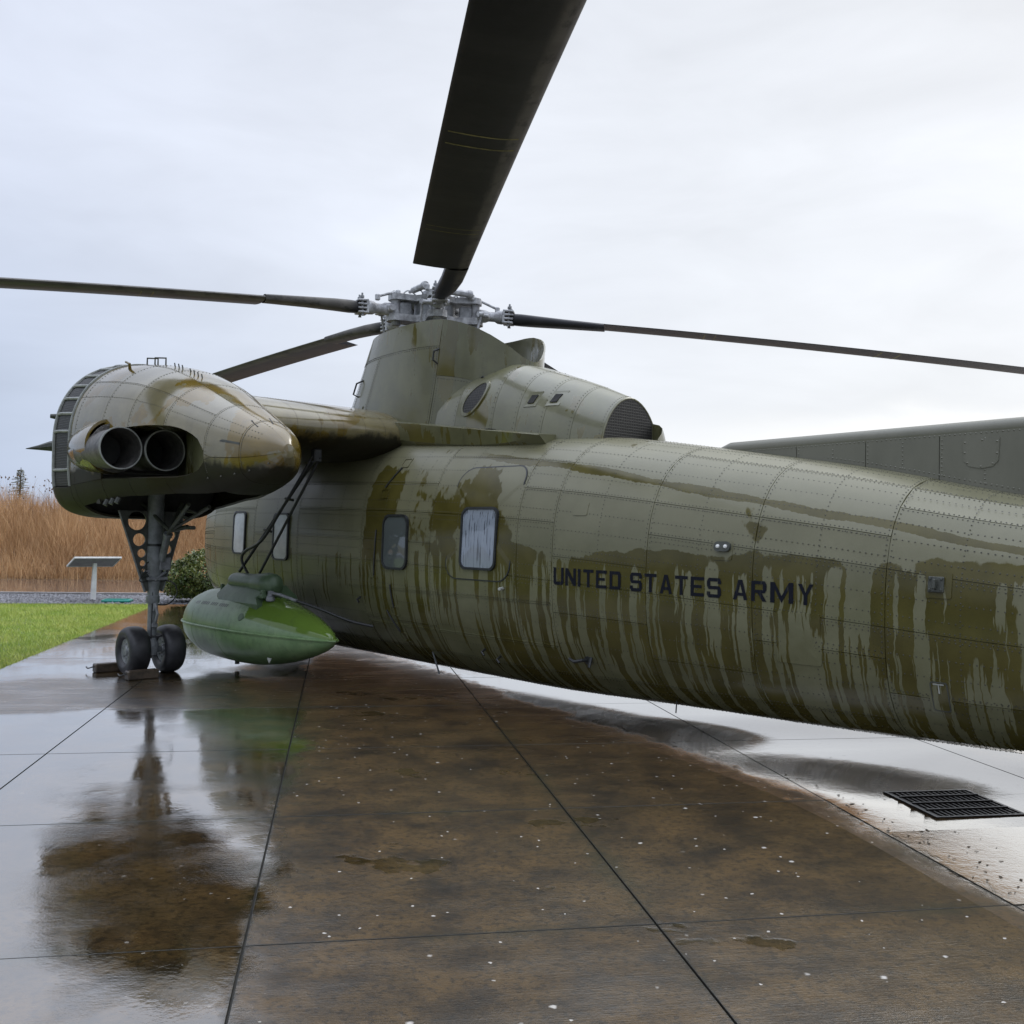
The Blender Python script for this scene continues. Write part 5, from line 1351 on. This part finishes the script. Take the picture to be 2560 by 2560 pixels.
m_.V = [(x, y, z * (1.0 if z < 0 else 1.02)) for x, y, z in m_.V]
# smooth the profile along x by averaging
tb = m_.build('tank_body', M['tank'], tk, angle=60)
sg = []
for h in np.concatenate([hx]): sg.append((float(h), -float(np.interp(h, [p[0] for p in prof_t], [p[1] for p in prof_t])) - .012))
m_ = MB().tube([(h, y, 0) for h, y in sg], .014, 6); m_.tube([(h, -y, 0) for h, y in sg], .014, 6)
m_.tube([(1.86 * KT, -.06, 0), (1.905 * KT, 0, 0), (1.86 * KT, .06, 0)], .018, 6); m_.tube([(-1.86 * KT, -.08, 0), (-1.90 * KT, 0, 0), (-1.86 * KT, .08, 0)], .018, 6)
m_.build('seam_flange', M['tank'], tk)
for x in (-.98, -.28, .78):
    r0 = float(np.interp(x, [p[0] for p in prof_t], [p[1] for p in prof_t])); r1 = float(np.interp(x + .012, [p[0] for p in prof_t], [p[1] for p in prof_t]))
    MB().lathe([(x - .004, r0 + .0), (x, r0 + .003), (x + .012, r1 + .003), (x + .016, r1)], (0, 0, 0), (1, 0, 0), 40, closed=True).build('weld_ring', M['tank'], tk)
V = []; F = []
for sgn in (-1, 1):
    for h in np.linspace(-1.6 * KT, 1.6 * KT, 46):
        r0 = float(np.interp(h, [p[0] for p in prof_t], [p[1] for p in prof_t])); dome((h, sgn * (r0 + .014), .012), (0, 0, 1), .007, .006)
obj('flange_rivets', V, F, M['tank'], tk, kind='stuff')
# saddle: trough plate and bolster
V = []
for x in (-.58, .40):
    for (y, z) in ((-.31, .33), (-.28, .40), (-.12, .54), (.12, .54), (.28, .40), (.28, .2), (-.28, .2)): V.append((x + (.10 if y < -.3 else 0), y, z))
obj('saddle', V, grid_faces(2, 7, True) + [tuple(range(7)), tuple(range(7, 14))[::-1]], M['tank_dark'], tk, angle=30)
m_ = MB(); m_.lathe([(-.68, .06), (-.65, .10), (-.58, .112), (-.08, .112), (-.075, .12), (.02, .125), (.20, .145), (.32, .135), (.38, .10), (.40, .0)], (.10, -.06, .55), (1, 0, 0), 24); m_.build('bolster', M['tank_dark'], tk, angle=50)
m_ = MB(); m_.box((.44, -.20, .42), (.10, .09, .05), bev=.01); m_.box((.44, -.2, .46), (.05, .05, .07), bev=.01); m_.box((-.68, -.16, .46), (.04, .05, .10), bev=.01); m_.build('saddle_clamp', M['tank_dark'], tk)
m_ = MB(); m_.lathe([(0, .05), (.02, .055), (.05, .05), (.06, .035), (.12, .035)], (.52, -.15, .37), (0, 0, 1), 14); m_.tube([(.52, -.15, .465), (.66, -.1, .45), (.90, -.02, .39)], .018, 10); m_.build('fuel_coupling', M['alu_dark'], tk)
hose([(.90, -.02, .39), (1.1, .18, .30), (1.35, .40, .18), (1.55, .6, .12)], .017, tk, 8, name='fuel_hose')
for (x, z) in ((.95, -.0),):
    pass
m_ = MB()
for k, (x, hgt) in enumerate([(-1.02 + .045 * q, 1) for q in range(20) if q not in (3, 9, 14)]):
    a0 = .60
    for dz in (0,):
        r0 = float(np.interp(x, [p[0] for p in prof_t], [p[1] for p in prof_t])) + .002
        A = [(x, -r0 * math.cos(a0), r0 * 1.02 * math.sin(a0)), (x + .02, -r0 * math.cos(a0), r0 * 1.02 * math.sin(a0)), (x + .03, -r0 * math.cos(a0 + .1), r0 * 1.02 * math.sin(a0 + .1)), (x + .01, -r0 * math.cos(a0 + .1), r0 * 1.02 * math.sin(a0 + .1))]
        m_.addm(A, [(0, 1, 2, 3)])
m_.build('stencil_line', M['decal'], tk, smooth=False)
for (x, a0, rr) in ((.25, .42, .05), (.30, .42, .018)):
    r0 = float(np.interp(x, [p[0] for p in prof_t], [p[1] for p in prof_t]))
    nrm = Vector((.08, -math.cos(a0), math.sin(a0))); MB().lathe([(0, rr), (.006, rr * .92)], Vector((x, -r0 * math.cos(a0), r0 * math.sin(a0))), nrm, 16).build('filler_cap', M['tank_dark'], tk)
m_ = MB().tube([(-.55, 0, -.44), (-.55, 0, -.50)], .03, 10); m_.build('drain_plug', M['gear_dark'], tk)
m_ = MB().prism([(0, 0), (.10, 0), (.05, -.06)], -.004, .004, lambda u, v, w_: (.75 + u, -.30 + w_, -.26 + v)); m_.build('tie_tab', M['faded_white'], tk, smooth=False)
# struts from the wing (belong to the helicopter)
A0 = Vector((.25, -1.86, 2.62))
MB().box(A0 + Vector((-.02, .0, .0)), (.10, .10, .16), bev=.015).build('strut_fitting', M['black'], heli)
for a, b_, r_ in ((A0, (-1.38, -1.95, 1.22), .019), (A0 + Vector((.03, .02, -.02)), (-.88, -1.94, 1.22), .017)):
    MB().tube([a, b_], r_, 10).build('suspension_strut', M['black'], heli)
hose([A0 + Vector((-.02, -.04, 0)), (-.35, -1.95, 2.02), (-.78, -1.98, 1.62), (-1.15, -2.0, 1.48), (-1.25, -1.99, 1.36), (-1.12, -1.97, 1.2)], .018, heli, 8)
for t in (.35, .62):
    p_ = A0.lerp(Vector((-1.42, -1.95, 1.22)), t); MB().tube([p_ + Vector((-.05, 0, 0)), p_ + Vector((.12, .0, -.02))], .018, 6).build('hose_clip', M['black'], heli)

# ------------------------------------------------------------------ chocks, sign, lid, shrub, conifer
M['timber'] = material('wet_timber', fn=grime((.03, .022, .014), (.085, .062, .04), 9, .35))
def chock(loc, rz, sz, **k):
    e = empty('wheel_chock', loc, rz, **k)
    m_ = MB().box((0, 0, sz[2] / 2), sz, bev=.012); m_.build('block', M['timber'], e, smooth=False)
    hose([(-sz[0] / 2, 0, sz[2] * .7), (-sz[0] / 2 - .06, .03, sz[2] * .5), (-sz[0] / 2 - .02, .2, .05)], .008, e, 6, name='rope')
    return e
hr = AL - math.pi / 2
chock(heli_w((-1.19, -3.24, 0)), hr + PI / 2, (.36, .12, .105), label='dark timber wheel chock lying behind the landing gear tyre, nearest the viewer', cat='wheel chock', group='timber chocks at the wheels')
chock(heli_w((-1.98, -3.33, 0)), hr + PI / 2, (.34, .12, .105), label='dark timber wheel chock half hidden in front of the outer tyre', cat='wheel chock', group='timber chocks at the wheels')

sg = empty('information_sign', (-9.83, 22.85, 0), TH + .52, label='small lectern sign with slanted grey panel on a white post beside the lawn', cat='sign')
M['white_paint'] = material('white_post_paint', fn=grime((.62, .62, .60), (.78, .78, .77), 6, .35))
M['sign_back'] = material('grey_sign_panel', fn=grime((.19, .18, .175), (.27, .26, .25), 5, .3))
MB().tube([(0, 0, 0), (.02, 0, .86)], [.075, .055], 4).build('post', M['white_paint'], sg, smooth=False)
Mx = Matrix.Rotation(R(17), 4, 'X') @ Matrix.Rotation(R(0), 4, 'Z')
Mx = Matrix.Rotation(R(-20), 4, 'X')
MB().box((.02, .05, .885), (1.02, .62, .018), Mx, .003).build('panel', M['sign_back'], sg, smooth=False)
m_ = MB()
for (cx, cy, lx_, ly_) in ((0, -.32, 1.06, .025), (0, .32, 1.06, .025), (-.52, 0, .025, .615), (.52, 0, .025, .615)):
    m_.box(Vector((.02, .05, .89)) + Mx @ Vector((cx, cy, 0)), (lx_, ly_, .04), Mx)
m_.build('panel_edge', M['white_paint'], sg, smooth=False)
lid = empty('valve_box_lid', (-9.05, 22.35, 0), TH, label='flat teal green plastic lid on the gravel at the foot of the sign post', cat='lid')
M['teal'] = material('teal_plastic', fn=grime((.01, .20, .155), (.02, .27, .21), 5, .35))
MB().box((0, 0, .03), (.62, .42, .06), bev=.015).build('lid', M['teal'], lid, smooth=False)
m_ = MB()
for k in range(5): m_.box((0, -.14 + .07 * k, .064), (.52, .02, .008))
m_.build('rib', M['teal'], lid, smooth=False)

# shrub
sb = empty('shrub', (-7.25, 22.9, 0), 0, label='rounded green shrub growing in the gravel just beyond the helicopter nose', cat='shrub')
M['bark'] = material('shrub_bark', fn=grime((.04, .03, .02), (.09, .07, .05), 12, .8))
m_ = MB()
for k in range(9):
    a = k * .7; m_.tube([(random.uniform(-.08, .08), random.uniform(-.08, .08), 0), (.25 * math.cos(a), .25 * math.sin(a), .35), (.6 * math.cos(a + .3), .5 * math.sin(a + .3), .8)], [.025, .018, .008], 6)
m_.build('stem', M['bark'], sb)
def leaves(n, cen, rad, size, flat=.0):
    P_ = []; 
    while len(P_) < n:
        v = RNG.normal(size=3); v /= np.linalg.norm(v); r_ = RNG.uniform(.55, 1.0) ** .5
        bump_ = 1 + .16 * math.sin(5 * v[0] + 2 * v[2]) + .12 * math.sin(7 * v[1] + 4 * v[2] + 1)
        p_ = np.array(cen) + v * r_ * np.array(rad) * bump_
        if p_[2] > .1: P_.append(p_)
    P_ = np.array(P_); a = RNG.normal(size=(n, 3)); a /= np.linalg.norm(a, axis=1)[:, None]; b_ = np.cross(a, RNG.normal(size=(n, 3))); b_ /= np.linalg.norm(b_, axis=1)[:, None]
    s_ = RNG.uniform(.6, 1.3, n)[:, None] * size
    V = np.stack([P_ - a * s_, P_ + b_ * s_ * .45, P_ + a * s_, P_ - b_ * s_ * .45], 1).reshape(-1, 3)
    return V, np.arange(n * 4).reshape(n, 4)
V1, F1 = leaves(9000, (.05, 0, .62), (1.0, .8, .55), .045); V2, F2 = leaves(1500, (-.2, -.2, .35), (.45, .4, .35), .045)
M['leaf'] = leafmat('shrub_leaf', ((.03, .055, .012), (.085, .125, .03), (.22, .22, .05)), .35, posn=2.5)
o = np_mesh('foliage', np.concatenate([V1, V2]), np.concatenate([F1, F2 + len(V1)]), M['leaf']); o.parent = sb

# conifer beyond the dry grass
cf = empty('conifer', (-22.9, 45.0, 1.2), 0, label='small young conifer standing beyond the dry grass at far left', cat='tree')
MB().tube([(0, 0, 0), (0, 0, 1.6), (0.02, 0, 3.15)], [.09, .05, .012], 8).build('trunk', M['bark'], cf)
V = []; F = []
for k in range(85):
    z = .5 + 2.55 * (k / 85) ** .9; ln = (3.25 - z) * .42 * random.uniform(.7, 1.15); a = k * 2.4 + random.uniform(-.3, .3)
    dirv = Vector((math.cos(a), math.sin(a), random.uniform(-.05, .25)))
    for q in range(14):
        t = (q + 1) / 14; c = Vector((0, 0, z)) + dirv * ln * t + Vector((0, 0, -.12 * ln * t * t)); 
        for s_ in (-1, 1):
            sd_ = Vector((-dirv.y, dirv.x, random.uniform(-.3, .5))) * s_; wv = .13 * (1.1 - t) + .04
            o = len(V); V += [c, c + dirv * .035 + Vector((0, 0, .012)), c + sd_ * wv + dirv * .06]; F.append((o, o + 1, o + 2))
M['needle'] = leafmat('conifer_needles', ((.09, .11, .05), (.16, .17, .07), (.24, .23, .11)), .6)
obj('crown', V, F, M['needle'], cf, smooth=False)
